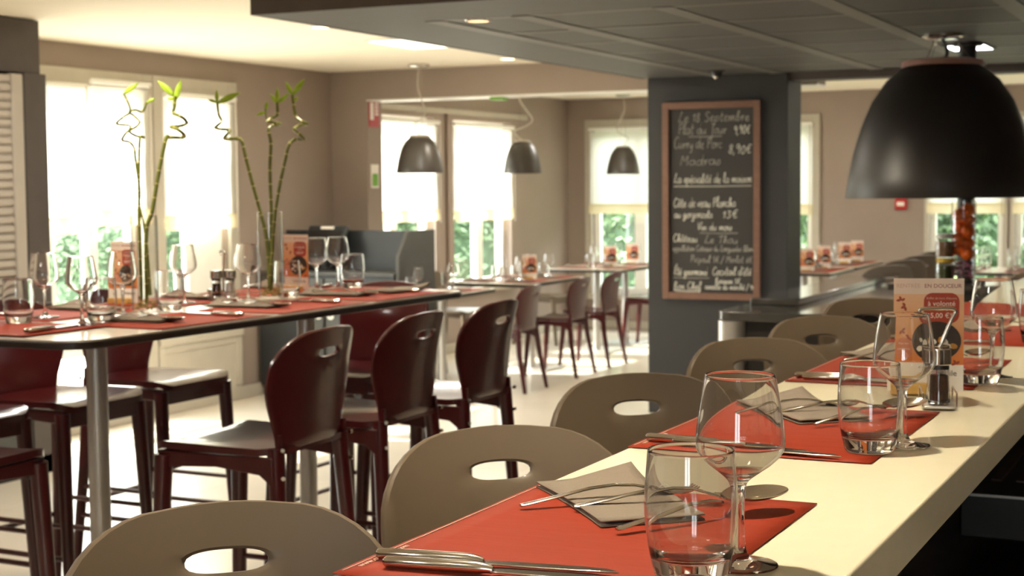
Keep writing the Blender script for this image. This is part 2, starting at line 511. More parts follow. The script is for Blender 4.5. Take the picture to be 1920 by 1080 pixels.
# ------------------------------------------------------------------ windows
def window(n, along, plane, sign, h, bars, cas=.1, stile=.06, wide=None, rail=None, casm=None):
    """frame, stiles, panes in a hole of the wall; sign = side of the room"""
    a0, a1, z0, z1 = h
    def bx(mb, p, q, za, zb, d0, d1):
        lo, hi = sorted((plane + sign * d0, plane + sign * d1))
        if along == 'y':
            mb.box(lo, hi, p, q, za, zb)
        else:
            mb.box(p, q, lo, hi, za, zb)
        return mb
    fr = MB()
    bx(fr, a0 - cas, a0, z0 - .04, z1 + cas, -.01, .03); bx(fr, a1, a1 + cas, z0 - .04, z1 + cas, -.01, .03)
    bx(fr, a0, a1, z1, z1 + cas, -.01, .03)
    f = struct(fr, 'window_%d' % n, casm or CREAMW, bevel=.004)
    sill = MB(); bx(sill, a0 - cas, a1 + cas, z0 - .05, z0, -.14, .05); sill.build('sill', CREAMW, f, bevel=.004)
    edges = [a0] + bars + [a1]
    sash = MB()
    bx(sash, a0, a1, z0, z0 + .07, -.11, -.05); bx(sash, a0, a1, z1 - .07, z1, -.11, -.05)
    sash.build('rail', WHITEF, f, bevel=.003)
    st = [(a0, a0 + stile), (a1 - stile, a1)] + [(b - stile, b + stile) for b in bars]
    if wide:
        bx(MB(), wide[0], wide[1], z0 + .07, 1.2, -.112, -.048).build('stile', WHITEF, f, bevel=.003)
    for p, q in st:
        bx(MB(), p, q, z0 + .07, z1 - .07, -.112, -.048).build('stile', WHITEF, f, bevel=.003)
    if rail:
        bx(MB(), a0 + stile, a1 - stile, rail - .03, rail + .03, -.105, -.055).build('rail', WHITEF, f, bevel=.003)
    for p, q in zip(edges[:-1], edges[1:]):
        bx(MB(), p + stile * .8, q - stile * .8, z0 + .06, z1 - .06, -.083, -.077).build('pane', PANE, f, smooth=False)
    return f
window(1, 'y', XL, 1, HL[0], [7.16, 7.54], stile=.042, rail=.48)
window(2, 'y', XL, 1, HL[1], [], wide=(8.49, 8.82), stile=.05)
window(3, 'y', XL, 1, HL[2], [11.26], stile=.05, casm=WALL)
window(4, 'y', XL, 1, HL[3], [12.86], stile=.06, casm=WALL)
window(5, 'x', YF, -1, HB[0], [-5.62], stile=.06, cas=.075)
window(6, 'x', YF, -1, HB[1], [-4.4], stile=.06, cas=.075)
window(7, 'x', YF, -1, HB[2], [], stile=.05, cas=.045)
window(8, 'x', YF, -1, HB[3], [], stile=.05, cas=.045)
window(9, 'x', YF, -1, HB[4], [], stile=.05, cas=.055)
window(10, 'x', YB, 1, HF[0], [.35], stile=.06)
# casing that joins the two left windows, wainscot under the second one
ws = MB().box(XL, XL + .025, 8.06, 8.97, .06, .46)
ws.box(XL, XL + .035, 8.06, 8.12, .1, .46); ws.box(XL, XL + .035, 8.91, 8.97, .1, .46); ws.box(XL, XL + .035, 8.12, 8.91, .4, .46)
struct(ws, 'trim_3', CREAMW, bevel=.005)
struct(MB().box(XL, XL + .03, 6.4, 10.24, 0, .085), 'baseboard_left', CREAMW, bevel=.006)
struct(MB().box(XL, XL + .03, 10.46, YF, 0, .085), 'baseboard_alcove', CREAMW, bevel=.006)
struct(MB().box(XL, XR, YF - .03, YF, 0, .085), 'baseboard_back', CREAMW, bevel=.006)
struct(MB().box(XL, XL + .035, 10.47, 13.75, 2.105, 2.15), 'trim_4', CREAMW, bevel=.004)

# roller blinds
def blind(along, plane, sign, a0, a1, ztop, zbot, label, group='white window blinds'):
    t = thing('window_blind', label, 'blind', ((plane, (a0 + a1) / 2, zbot) if along == 'y' else ((a0 + a1) / 2, plane, zbot)), 0, group)
    w = (a1 - a0) / 2; H = ztop - zbot
    def cloth(z0, z1, d, amp, nz, seed):
        mb = MB(); nx = 8
        for j in range(nz + 1):
            for i in range(nx + 1):
                a = -w + 2 * w * i / nx; z = z0 + (z1 - z0) * j / nz
                dd = d + amp * sin(3.1 * i / nx * pi + seed) * (1 - j / nz) + amp * .6 * sin(j * 1.7)
                mb.v.append((sign * dd, a, z) if along == 'y' else (a, sign * dd, z))
        for j in range(nz):
            for i in range(nx):
                k = j * (nx + 1) + i
                mb.f.append((k, k + 1, k + nx + 2, k + nx + 1)); mb.m.append(0)
        return mb
    cloth(.09, H - .03, .035, .004, 8, a0).build('fabric', BLIND, t)
    cloth(0, .10, .05, .006, 3, a0 + 1).build('hem', HEM, t)
    r = MB()
    r.tube([((sign * .05, -w, H) if along == 'y' else (-w, sign * .05, H)), ((sign * .05, w, H) if along == 'y' else (w, sign * .05, H))], .018, 12)
    r.build('roller', WHITEF, t)
    MB().tube([((sign * .07, w - .02, H) if along == 'y' else (w - .02, sign * .07, H)), ((sign * .07, w - .02, -.02) if along == 'y' else (w - .02, sign * .07, -.02))], .004, 6).build('pull_chain', CORD, t)
    return t
BL = [('y', XL, 1, 6.47, 7.40, 2.09, 1.21, 'white blind beside the grey shutter, leftmost of the window blinds', None),
      ('y', XL, 1, 7.45, 8.0, 2.13, 1.25, 'white blind behind the left vase of curled bamboo', None),
      ('y', XL, 1, 8.14, 8.92, 2.08, 1.20, 'white blind behind the right vase, cream hem, left of the taupe wall', None),
      ('y', XL, 1, 10.64, 11.9, 2.02, 1.18, 'white alcove blind behind the left of the small hanging lamps', None),
      ('y', XL, 1, 12.18, 13.4, 2.02, 1.16, 'white alcove blind just left of the middle small hanging lamp', None),
      ('x', YF, -1, -6.14, -5.04, 2.04, 1.18, 'white blind on the far window left of the charcoal pillar', None),
      ('x', YF, -1, -4.92, -3.82, 2.04, 1.17, 'white blind on the far window showing right of the charcoal pillar', None),
      ('x', YF, -1, -2.74, -2.04, 2.04, 1.18, 'white far blind below the big black lamp, left of the oranges', None),
      ('x', YF, -1, -1.97, -1.27, 2.04, 1.18, 'white far blind below the big black lamp, right of the oranges', None),
      ('x', YF, -1, -1.17, -.39, 2.04, 1.18, 'white blind at the far right edge, rightmost of the far blinds', None)]
for b in BL:
    blind(*b)

# ------------------------------------------------------------------ outdoors
struct(MB().box(-40, XL - .15, -15, 40, -.3, -.2), 'ground', PAVE, smooth=False)
struct(MB().box(XL - .15, 25, YF + .15, 40, -.3, -.2), 'ground', GRASS, smooth=False)
def leaf_cloud(w, d, h, n, seed):
    r = random.Random(seed); mb = MB()
    for _ in range(n):
        th, ph = r.uniform(0, 2 * pi), r.uniform(-.3, 1)
        rad = r.uniform(.8, 1.04)
        x = cos(th) * w / 2 * rad * math.sqrt(max(.15, 1 - max(ph, 0) ** 4)); y = sin(th) * d / 2 * rad * math.sqrt(max(.15, 1 - max(ph, 0) ** 4))
        z = h * (.5 + .5 * ph) * rad if ph > 0 else h * r.uniform(0, .55)
        u = Vector((r.uniform(-1, 1), r.uniform(-1, 1), r.uniform(-1, 1))).normalized()
        v = u.orthogonal().normalized()
        s = r.uniform(.035, .08)
        c = Vector((x, y, z))
        mb.add([c - u * s, c + v * s * .45, c + u * s, c - v * s * .45], [(0, 1, 2, 3)])
    return mb
def hedge(loc, w, d, h, n, seed, label):
    t = thing('hedge_bush', label, 'bush', loc, 0, 'garden bushes outside the windows')
    o = leaf_cloud(w, d, h, n, seed).build('foliage', HEDGE, t, smooth=False); o['kind'] = 'stuff'
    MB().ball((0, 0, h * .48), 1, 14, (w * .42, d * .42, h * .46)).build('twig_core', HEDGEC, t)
    MB().tube([(0, 0, -.02), (.02, 0, h * .3)], [.06, .04], 8).build('trunk', BROWN, t)
    return t
hb = hedge((-6.3, 17.3, -.2), 2.3, 1.5, 2.7, 5000, 1, 'leafy green bush outside the far windows left of the pillar')
used = [1]
for k, (x, y, sc, rz, lab) in enumerate([
        (-3.75, 17.3, 1.0, .2, 'leafy green bush outside the far window just right of the pillar'),
        (-1.2, 17.3, 1.02, 3.2, 'leafy green bush outside, directly behind the jar of oranges'),
        (1.4, 17.4, 1.05, .1, 'leafy green bush outside the window at the far right edge'),
        (-5.0, 20.3, 1.1, 3.1, 'leafy green bush in the second row, behind the charcoal pillar'),
        (-2.3, 20.3, 1.1, 0.05, 'leafy green bush in the second row, left of the oranges'),
        (.5, 20.3, 1.1, 3.15, 'leafy green bush in the second row, right of the oranges'),
        (-9.3, 18.4, .9, 1.4, 'leafy green bush outside the second alcove window'),
        (-9.4, 15.9, .9, 1.7, 'leafy green bush outside, seen through the left alcove window'),
        (-11.2, 13.2, .62, 1.5, 'leafy green bush outside, behind the left vase of bamboo'),
        (-11.9, 15.2, .62, 4.6, 'leafy green bush outside, seen below the blind behind the right vase')]):
    o = place(hb, used, (x, y, -.2), rz, lab, 'garden bushes outside the windows')
    o.scale = (sc, sc, sc)
def car(loc, rz, label):
    t = thing('car', label, 'car', loc, rz)
    body = [(-2.0, .25), (2.0, .25), (2.05, .55), (1.95, .8), (1.1, .92), (-1.9, .95), (-2.05, .6)]
    MB().prism(body, -.82, .82, 'xz').build('body', CARW, t, bevel=.06, seg=3)
    roof = [(-1.75, .94), (1.0, .91), (.35, 1.4), (-1.3, 1.44)]
    MB().prism(roof, -.7, .7, 'xz').build('cabin', CARG, t, bevel=.05)
    MB().prism([(-1.28, 1.425), (.36, 1.39), (.3, 1.46), (-1.22, 1.48)], -.66, .66, 'xz').build('roof', CARW, t, bevel=.02)
    for x in (-1.25, 1.3):
        for y in (-.8, .8):
            MB().tube([(x, y - .1, .31), (x, y + .1, .31)], .31, 20).build('wheel', TYRE, t)
    return t
car((-14.5, 17.0, -.2), 1.9, 'white parked car outside, seen through the right pane of the left window')
car((-15.5, 13.2, -.2), 2.0, 'white parked car outside, seen below the blind behind the left vase')

# ------------------------------------------------------------------ big things: shutter, chalkboard, buffet, service cabinet
sh = thing('roller_shutter', 'grey slatted roller shutter in a dark frame at the left edge', 'shutter', (-5.65, 5.2, 0))
MB().box(-.75, -.02, -1.0, 1.06, 2.07, 2.345).build('casing', FASCIA, sh, bevel=.004)
MB().box(-.75, 0.0, .92, 1.08, 0, 2.07).build('post', FASCIA, sh, bevel=.004)
MB().box(-.03, .01, .82, .90, .9, 2.06).build('guide_rail', SHUT, sh, bevel=.006)
for k in range(26):
    z = 2.055 - k * .0445
    MB().prism([(.0, z), (.012, z - .008), (.014, z - .03), (.0, z - .043), (-.015, z - .043), (-.015, z)], -1.0, .84, 'xz').xf(
        lambda p: Vector((p.x - .012, p.y, p.z))).build('slat', SHUT, sh)
MB().box(-.75, .12, -1.0, .95, .86, .90).build('ledge', EDGE, sh, bevel=.004)
MB().box(-.70, -.03, -1.0, .92, .1, .86).build('panel', STATION2, sh, bevel=.004)
MB().box(-.74, -.0, -1.0, 1.06, 0, .1).build('plinth', BLACK, sh, bevel=.004)

# chalkboard with handwriting drawn as chalk strokes
GL = {
 'a': ([[(.42,.42),(.25,.5),(.08,.38),(.06,.15),(.2,0),(.36,.1),(.44,.45),(.44,.1),(.54,.0)]],.52), 'b': ([[(.05,.1),(.22,.7),(.26,.98),(.14,.95),(.1,.4),(.14,.02),(.34,.08),(.36,.36),(.2,.42)]],.44),
 'c': ([[(.38,.4),(.24,.5),(.08,.35),(.1,.08),(.26,0),(.42,.1)]],.42), 'd': ([[(.4,.42),(.24,.48),(.07,.3),(.1,.05),(.28,.04),(.42,.4),(.46,1.0),(.44,.1),(.54,0)]],.52),
 'e': ([[(.04,.2),(.24,.26),(.34,.42),(.22,.5),(.08,.3),(.14,.04),(.28,0),(.42,.12)]],.42), 'f': ([[(.02,.2),(.24,.6),(.28,.98),(.16,.96),(.14,.4),(.12,-.4),(.24,-.2),(.2,.05),(.36,.2)]],.36),
 'g': ([[(.4,.42),(.22,.48),(.07,.28),(.16,.04),(.38,.2),(.42,.45),(.4,-.2),(.24,-.42),(.1,-.28),(.46,.08)]],.48), 'h': ([[(.04,.1),(.2,.7),(.22,1),(.12,.9),(.1,0),(.2,.36),(.34,.46),(.38,.1),(.48,0)]],.46),
 'i': ([[(.02,.2),(.12,.46),(.14,.08),(.26,.02)],[(.16,.68),(.18,.7)]],.26), 'j': ([[(.16,.46),(.14,-.3),(.02,-.4)],[(.18,.68),(.2,.7)]],.28),
 'l': ([[(.02,.1),(.2,.6),(.22,.96),(.12,.9),(.1,.2),(.18,0),(.3,.1)]],.28), 'm': ([[(.02,.3),(.1,.46),(.1,0),(.18,.38),(.3,.46),(.32,0),(.4,.38),(.52,.46),(.54,.1),(.64,0)]],.64),
 'n': ([[(.02,.3),(.1,.46),(.1,0),(.2,.38),(.34,.46),(.36,.1),(.46,0)]],.46), 'o': ([[(.26,.48),(.08,.34),(.1,.06),(.28,.0),(.4,.2),(.3,.46),(.46,.42)]],.46),
 'p': ([[(.08,.46),(.08,-.42)],[(.08,.3),(.26,.5),(.4,.3),(.28,.04),(.1,.1)]],.46), 'r': ([[(.04,.3),(.1,.48),(.12,0),(.18,.36),(.34,.46)]],.34),
 's': ([[(.02,.1),(.22,.5),(.3,.2),(.2,0),(.06,.06)]],.34), 't': ([[(.16,.9),(.14,.1),(.24,0),(.34,.08)],[(.02,.56),(.32,.6)]],.34),
 'u': ([[(.04,.46),(.06,.1),(.18,0),(.34,.2),(.38,.46),(.38,.08),(.48,0)]],.48), 'v': ([[(.04,.44),(.16,.0),(.3,.46),(.4,.44)]],.38), 'x': ([[(.04,.46),(.36,0)],[(.36,.46),(.04,0)]],.4), 'y': ([[(.04,.46),(.12,.1),(.34,.2),(.38,.46),(.32,-.3),(.14,-.4)]],.44),
 'z': ([[(.04,.44),(.36,.44),(.06,.02),(.4,.04)]],.42), "'": ([[(.06,1),(.02,.8)]],.14), ',': ([[(.08,.04),(.02,-.16)]],.16), '/': ([[(.0,-.2),(.4,1)]],.4), ':': ([[(.06,.1),(.07,.12)],[(.07,.4),(.08,.42)]],.18), '-': ([[(.04,.24),(.26,.26)]],.3),
 '0': ([[(.24,.8),(.08,.5),(.12,.05),(.28,.02),(.38,.4),(.24,.8)]],.44), '1': ([[(.04,.55),(.18,.8),(.16,0)]],.28), '2': ([[(.06,.6),(.2,.8),(.34,.6),(.06,.02),(.4,.04)]],.44), '3': ([[(.06,.75),(.3,.75),(.18,.45),(.36,.25),(.2,0),(.04,.1)]],.42), '5': ([[(.36,.8),(.12,.78),(.1,.45),(.32,.4),(.32,.08),(.06,.04)]],.42), '8': ([[(.34,.7),(.2,.82),(.1,.62),(.34,.25),(.22,0),(.08,.2),(.34,.7)]],.42), '9': ([[(.34,.6),(.2,.8),(.08,.6),(.2,.42),(.36,.6),(.3,.0)]],.42), '6': ([[(.34,.8),(.1,.4),(.12,.04),(.32,.06),(.3,.34),(.1,.3)]],.42),
 'C': ([[(.5,.8),(.3,1),(.06,.6),(.12,.08),(.34,0),(.54,.2)]],.56), 'L': ([[(.3,.9),(.22,1),(.16,.6),(.06,.06),(.14,.1),(.46,.02),(.54,.1)]],.52), 'S': ([[(.44,.85),(.28,1),(.1,.76),(.38,.36),(.28,.02),(.06,.1)]],.5), 'P': ([[(.1,.9),(.1,0)],[(.02,.86),(.3,1),(.44,.74),(.3,.5),(.1,.5)]],.48), 'R': ([[(.1,.9),(.08,0)],[(.02,.86),(.3,1),(.42,.74),(.12,.5),(.46,0)]],.5),
 'M': ([[(.06,0),(.12,.95),(.3,.4),(.5,.95),(.54,0)]],.64), 'V': ([[(.06,.95),(.22,.0),(.46,.95),(.54,.9)]],.5), 'T': ([[(.02,.9),(.56,1)],[(.3,.95),(.26,0)]],.52), 'A': ([[(.02,0),(.26,1),(.46,0)],[(.12,.36),(.4,.36)]],.52), 'B': ([[(.1,0),(.1,1),(.34,.9),(.14,.52),(.4,.3),(.28,0),(.1,0)]],.48), 'J': ([[(.3,1),(.3,-.3),(.14,-.4),(.08,-.2)],[(.1,1),(.46,1)]],.46), 'E': ([[(.44,.9),(.16,1),(.1,.6),(.3,.52),(.08,.4),(.1,.04),(.46,.08)]],.48), 'H': ([[(.08,1),(.06,0)],[(.44,1),(.42,0)],[(.06,.5),(.44,.5)]],.54), 'D': ([[(.1,0),(.12,1),(.4,.8),(.44,.3),(.1,0)]],.5),
 '\u20ac': ([[(.42,.8),(.24,.86),(.12,.5),(.22,.06),(.42,.12)],[(.02,.55),(.34,.58)],[(.02,.38),(.32,.4)]],.44)}
ACC = {'\u00e9': ('e', [(.2,.66),(.32,.84)]), '\u00e8': ('e', [(.16,.84),(.28,.66)]), '\u00f4': ('o', [(.12,.66),(.24,.82),(.36,.66)]), '\u00e2': ('a', [(.12,.66),(.24,.82),(.36,.66)]), '\u00c9': ('E', [(.24,1.1),(.4,1.3)])}
board = thing('chalkboard', 'chalkboard menu in a brown wooden frame on the charcoal pillar', 'chalkboard', (-3.075, 9.398, 1.367))
BW, BH = .3205, .622
bf = MB()
MB().box(-BW, -BW + .042, -.032, 0, -BH, BH).build('frame_side', FRAMEW, board, bevel=.003)
MB().box(BW - .042, BW, -.032, 0, -BH, BH).build('frame_side', FRAMEW, board, bevel=.003)
MB().box(-BW + .042, BW - .042, -.032, 0, BH - .042, BH).build('frame_rail', FRAMEW, board, bevel=.003)
MB().box(-BW + .042, BW - .042, -.032, 0, -BH, -BH + .042).build('frame_rail', FRAMEW, board, bevel=.003)
MB().box(-BW + .04, BW - .04, -.012, 0, -BH + .04, BH - .04).build('slate', BOARD, board, smooth=False)
# lines: text, x of start, baseline, width to fill, height, faint?, underline
def bpx(px): return (px - 1337.0) / (1428 - 1246.5) * BW * 2
def bpz(py): return (376.5 - py) / (560 - 193.0) * BH * 2
LINES = [('Le 18 Septembre', 1275, 230, 132, 19, 1, 0), ('Plat du Jour', 1275, 253, 90, 20, 1, 0), ('9,90\u20ac', 1378, 254, 30, 18, 0, 0), ('Curry de Porc', 1267, 279, 90, 20, 1, 0), ('8,90\u20ac', 1368, 290, 42, 20, 0, 0),
         ('Madras', 1278, 310, 76, 19, 1, 0), ('La sp\u00e9cialit\u00e9 de la maison', 1267, 343, 144, 17, 0, 1), ('C\u00f4te de veau Plancha', 1266, 388, 116, 18, 0, 0), ('au gorgonzola', 1267, 408, 72, 15, 0, 0), ('13\u20ac', 1357, 409, 28, 16, 0, 0),
         ('Vin du mois', 1311, 431, 64, 14, 0, 0), ('Ch\u00e2teau', 1265, 453, 46, 14, 0, 0), ('Le Thou', 1324, 455, 62, 15, 1, 0), ('appellation Coteaux du Languedoc blanc', 1264, 470, 152, 11, 1, 0), ('Picpoul 5\u20ac / Merlot 6\u20ac', 1298, 491, 114, 13, 1, 0),
         ('\u00c9t\u00e9 gourmand', 1267, 515, 62, 15, 0, 0), ('Cocktail d\'\u00e9t\u00e9', 1339, 514, 72, 15, 0, 0), ('Boisson 5\u20ac', 1344, 530, 46, 11, 0, 0), ('Bon Chef', 1266, 542, 52, 14, 0, 0), ('assiette du march\u00e9 / 9\u20ac', 1325, 541, 92, 11, 0, 0)]
UND = [(1295, 257, 1357, 1), (1267, 349, 1411, 0), (1316, 436, 1386, 1), (1266, 520, 1333, 1), (1266, 544, 1318, 0), (1270, 546, 1316, 0)]
lr = random.Random(3)
for txt, px, py, pw_, ph, faint, un in LINES:
    x = 0; strokes = []
    for chx in txt:
        acc = None
        if chx in ACC:
            chx, acc = ACC[chx]
        if chx == ' ':
            x += .34; continue
        g, w = GL.get(chx, GL['x'])
        j = lr.uniform(-.03, .05); sc = lr.uniform(.92, 1.1)
        for s_ in g + ([acc] if acc else []):
            strokes.append([(x + a * 1.0 + b * .12, b * sc + j) for a, b in s_])
        x += w + .02
    kx = bpx(1337 + pw_) / x; kz = bpz(376.5 - ph)
    mb = MB()
    for s_ in strokes:
        pts = smooth_path([(bpx(px) + a * kx, -.0135, bpz(py) + b * kz) for a, b in s_], 4)
        mb.tube(pts, .0026 if not faint else .0022, 5)
    mb.build('chalk_line', CHALKD if faint else CHALK, board)
for a, y, b, faint in UND:
    MB().tube(smooth_path([(bpx(a), -.0135, bpz(y)), (bpx((a + b) / 2), -.0135, bpz(y + .6)), (bpx(b), -.0135, bpz(y))], 4), .0024, 5).build('chalk_underline', CHALKD if faint else CHALK, board)

# buffet island behind the counter
bu = thing('buffet_island', 'dark glossy buffet island with a raised shelf in front of the pillar', 'buffet', (-2.0, 6.7, 0))
MB().box(-.12, .32, .04, 2.3, 0, .86).build('cabinet', BODY, bu, bevel=.004)
MB().box(.32, 1.3, 1.9, 2.3, 0, .86).build('cabinet', BROWN, bu, bevel=.004)
MB().prism(rrect(-.18, .40, 0, 2.36, .07), .86, .90).build('worktop', GREYTOP, bu, bevel=.004)
MB().box(.40, 1.4, 1.86, 2.36, .86, .90).build('worktop', GREYTOP, bu, bevel=.004)
MB().box(-.14, .09, .42, 2.34, .9, .932).build('shelf', GREYTOP, bu, bevel=.004)
MB().cyl(-.11, .05, 0, .858, .065, n=24).build('corner_column', BRUSH, bu)
MB().cyl(-.11, .05, .70, .715, .068, n=24).build('column_ring', BLACK, bu)
MB().tube([(.30, .1, .88), (.30, 1.85, .88)], .012, 10).build('tray_rail', STEEL, bu)
MB().box(.40, 1.4, 1.84, 1.858, .865, .885).build('trim_strip', STEEL, bu)
MB().box(.50, 1.15, .66, 1.0, 0, .97).build('plinth', BODY, bu, bevel=.004)
MB().box(.46, 1.17, .63, 1.02, .97, 1.0).build('plinth_top', GREYTOP, bu, bevel=.004)

st = thing('service_cabinet', 'slate grey waiter station with raised back below the taupe corner', 'cabinet', (-5.82, 9.2, 0))
MB().box(-.55, .55, 0, .54, .07, .86).build('body', STATION, st, bevel=.004)
MB().box(-.53, .53, .02, .5, 0, .07).build('plinth', BLACK, st)
MB().box(-.56, .552, -.012, .55, .86, .885).build('worktop', STATION2, st, bevel=.004)
MB().box(-.56, .552, .36, .40, .885, 1.165).build('back_panel', STATION, st, bevel=.003)
MB().prism([(-.005, .10), (.54, .10), (.54, 1.17), (.16, 1.17), (.02, 1.0)], .553, .578, 'yz').build('side_panel', STATION2, st, bevel=.003)
for x0, x1 in ((-.54, -.19), (-.17, -.01), (.01, .16), (.18, .54)):
    d = MB().box(x0, x1, -.022, -.001, .09, .84).build('door', STATION2 if x0 > -.18 and x1 < .17 else STATION, st, bevel=.003)
    if x0 > -.18 and x1 < .17:
        kx = -.045 if x0 < 0 else .055
        MB().tube([(kx, -.022, .58), (kx, -.034, .58)], .024, 18).build('knob', WHITEF, d)
        MB().tube([(kx, -.034, .58), (kx, -.0345, .58)], .008, 12).build('knob', BLACK, d)
MB().box(.50, .515, .355, .36, .93, 1.06).build('label_strip', WHITEP, st)

mo = thing('payment_screen', 'tilted till touchscreen with dark green frame on the waiter station', 'screen', (-5.98, 9.44, .885), radians(-8))
MB().prism(rrect(-.1, .1, -.08, .06, .03), 0, .02).build('foot', BLACK, mo)
MB().tube([(0, .02, .01), (0, .03, .14)], .025, 10).build('neck', BLACK, mo)
tilt = Matrix.Rotation(radians(-32), 4, 'X')
def tl(p): return (tilt @ Vector(p)) + Vector((0, .0, .2))
MB().box(-.18, .18, -.015, .015, -.13, .13).xf(tl).build('housing', STATION, mo, bevel=.008)
MB().box(-.15, .15, -.018, -.014, -.105, .085).xf(tl).build('screen', BLACK, mo, smooth=False)
MB().box(-.06, .06, -.018, -.014, .098, .118).xf(tl).build('badge', WHITEP, mo, smooth=False)

# signs on the jamb, alarm, exit light, sensor
fs = thing('fire_sign', 'red and white fire sign on the pier beside the alcove opening', 'sign', (-6.083, 10.34, 2.03))
MB().box(0, .006, -.075, .075, -.1, .1).build('plate', REDBOX, fs)
MB().box(.006, .0075, -.06, -.012, -.045, .085).build('white_panel', WHITEP, fs, smooth=False)
MB().box(.006, .0075, .012, .06, -.01, .085).build('white_panel', WHITEP, fs, smooth=False)
for k in range(3):
    MB().box(.0075, .0085, .018, .054, .06 - k * .026, .07 - k * .026).build('flame_mark', REDBOX, fs, smooth=False)
gs = thing('notice_plate', 'white and green notice plate on the pier below the fire sign', 'sign', (-6.083, 10.34, 1.555))
MB().box(0, .006, -.055, .055, -.09, .09).build('plate', WHITEP, gs)
MB().box(.006, .0075, -.04, .04, -.075, .02).build('green_panel', GREENS, gs, smooth=False)
fa = thing('fire_alarm', 'red fire alarm box with white front on the far taupe wall', 'alarm', (-2.98, YF - .001, 1.27))
MB().box(-.055, .055, -.045, 0, -.055, .055).build('housing', REDBOX, fa, bevel=.012)
MB().box(-.034, .034, -.05, -.044, -.018, .018).build('push_plate', WHITEP, fa, bevel=.003)
ex = tag(MB().box(-.05, .05, -.06, .06, -.02, 0).build('exit_light', GREENS, None, bevel=.004, loc=(-5.02, 10.35, 2.122)), 'small green emergency light under the alcove lintel', 'light')
se = thing('ceiling_sensor', 'small round dark sensor on the charcoal ceiling above the pillar', 'sensor', (-2.915, 9.0, ZD))
MB().lathe([(.0, -.045), (.02, -.043), (.03, -.03), (.034, -.008), (.05, -.004), (.05, .0)], 20).build('housing', BLACK, se)
MB().ball((0.0, -.012, -.034), .018, 12).build('lens', STEEL, se)
dl = thing('downlight', 'small round chrome downlight in the charcoal ceiling', 'light', (-2.87, 5.73, ZD))
MB().lathe([(.045, -.006), (.055, -.004), (.057, .0)], 24).build('ring', STEEL, dl)
MB().lathe([(0, -.002), (.03, -.003), (.045, -.005)], 24).build('bulb', emis('warm_bulb', (255, 214, 160), 1.3), dl)
CEL = emis('panel_light', (255, 248, 232), 2.2)
def ceiling_panel(x, y, label):
    t = thing('ceiling_light', label, 'light', (x, y, ZC), 0, 'recessed square panels in the cream ceiling')
    MB().box(-.3, .3, -.3, .3, -.012, 0).build('rim', WHITEF, t, bevel=.003)
    MB().box(-.275, .275, -.275, .275, -.016, -.011).build('diffuser', CEL, t, smooth=False)
for (x, y), lab in zip(PANELS, ['square light panel in the cream ceiling left of the charcoal soffit', 'added square fill panel over the dark-edged bar table, out of frame', 'added square fill panel left of the camera, out of frame', 'added square fill panel behind the camera, out of frame',
                                'added square fill panel inside the alcove', 'added square fill panel beyond the pillar over the far tables', 'added ceiling fill panel right of the big black lamp']):
    ceiling_panel(x, y, lab)
WB = emis('halogen_bulb', (255, 226, 180), 6.0)
for x, y, lab in [(-4.62, 7.3, 'small halogen downlight in cream ceiling nearest the charcoal soffit corner'), (-4.66, 9.75, 'small halogen downlight in cream ceiling above the alcove lintel')] + \
        [(s[0], s[1], 'halogen downlight over %s, out of frame' % w) for s, w in zip(SPOTS, ('the nearest mat of the cream counter', 'the third mat of the cream counter', 'the far mats of the cream counter', 'the cream counter beside the camera', 'the near half of the bar table', 'the far half of the bar table'))]:
    t = thing('downlight', lab, 'light', (x, y, ZC))
    MB().lathe([(.05, -.006), (.062, -.004), (.064, 0)], 20).build('ring', WHITEF, t)
    MB().lathe([(0, -.001), (.05, -.004)], 20).build('bulb', WB, t)
sq = thing('square_light', 'small bright square light in charcoal ceiling behind the dark post', 'light', (-1.3, 8.09, ZD))
MB().box(-.11, .11, -.16, .16, -.006, 0).build('rim', BLACK, sq)
MB().box(-.095, .095, -.145, .145, -.008, -.005).build('diffuser', emis('cold_panel', (250, 252, 255), 5.0), sq, smooth=False)
po = thing('support_post', 'thin dark round post behind the big black lamp', 'post', (-1.272, 7.88, 0))
MB().cyl(0, 0, 0, ZD, .042, n=24).build('shaft', BLACK, po)
MB().cyl(0, 0, 0, .015, .07, n=24).build('base_plate', BLACK, po)
MB().cyl(0, 0, ZD - .015, ZD, .07, n=24).build('top_plate', BLACK, po)

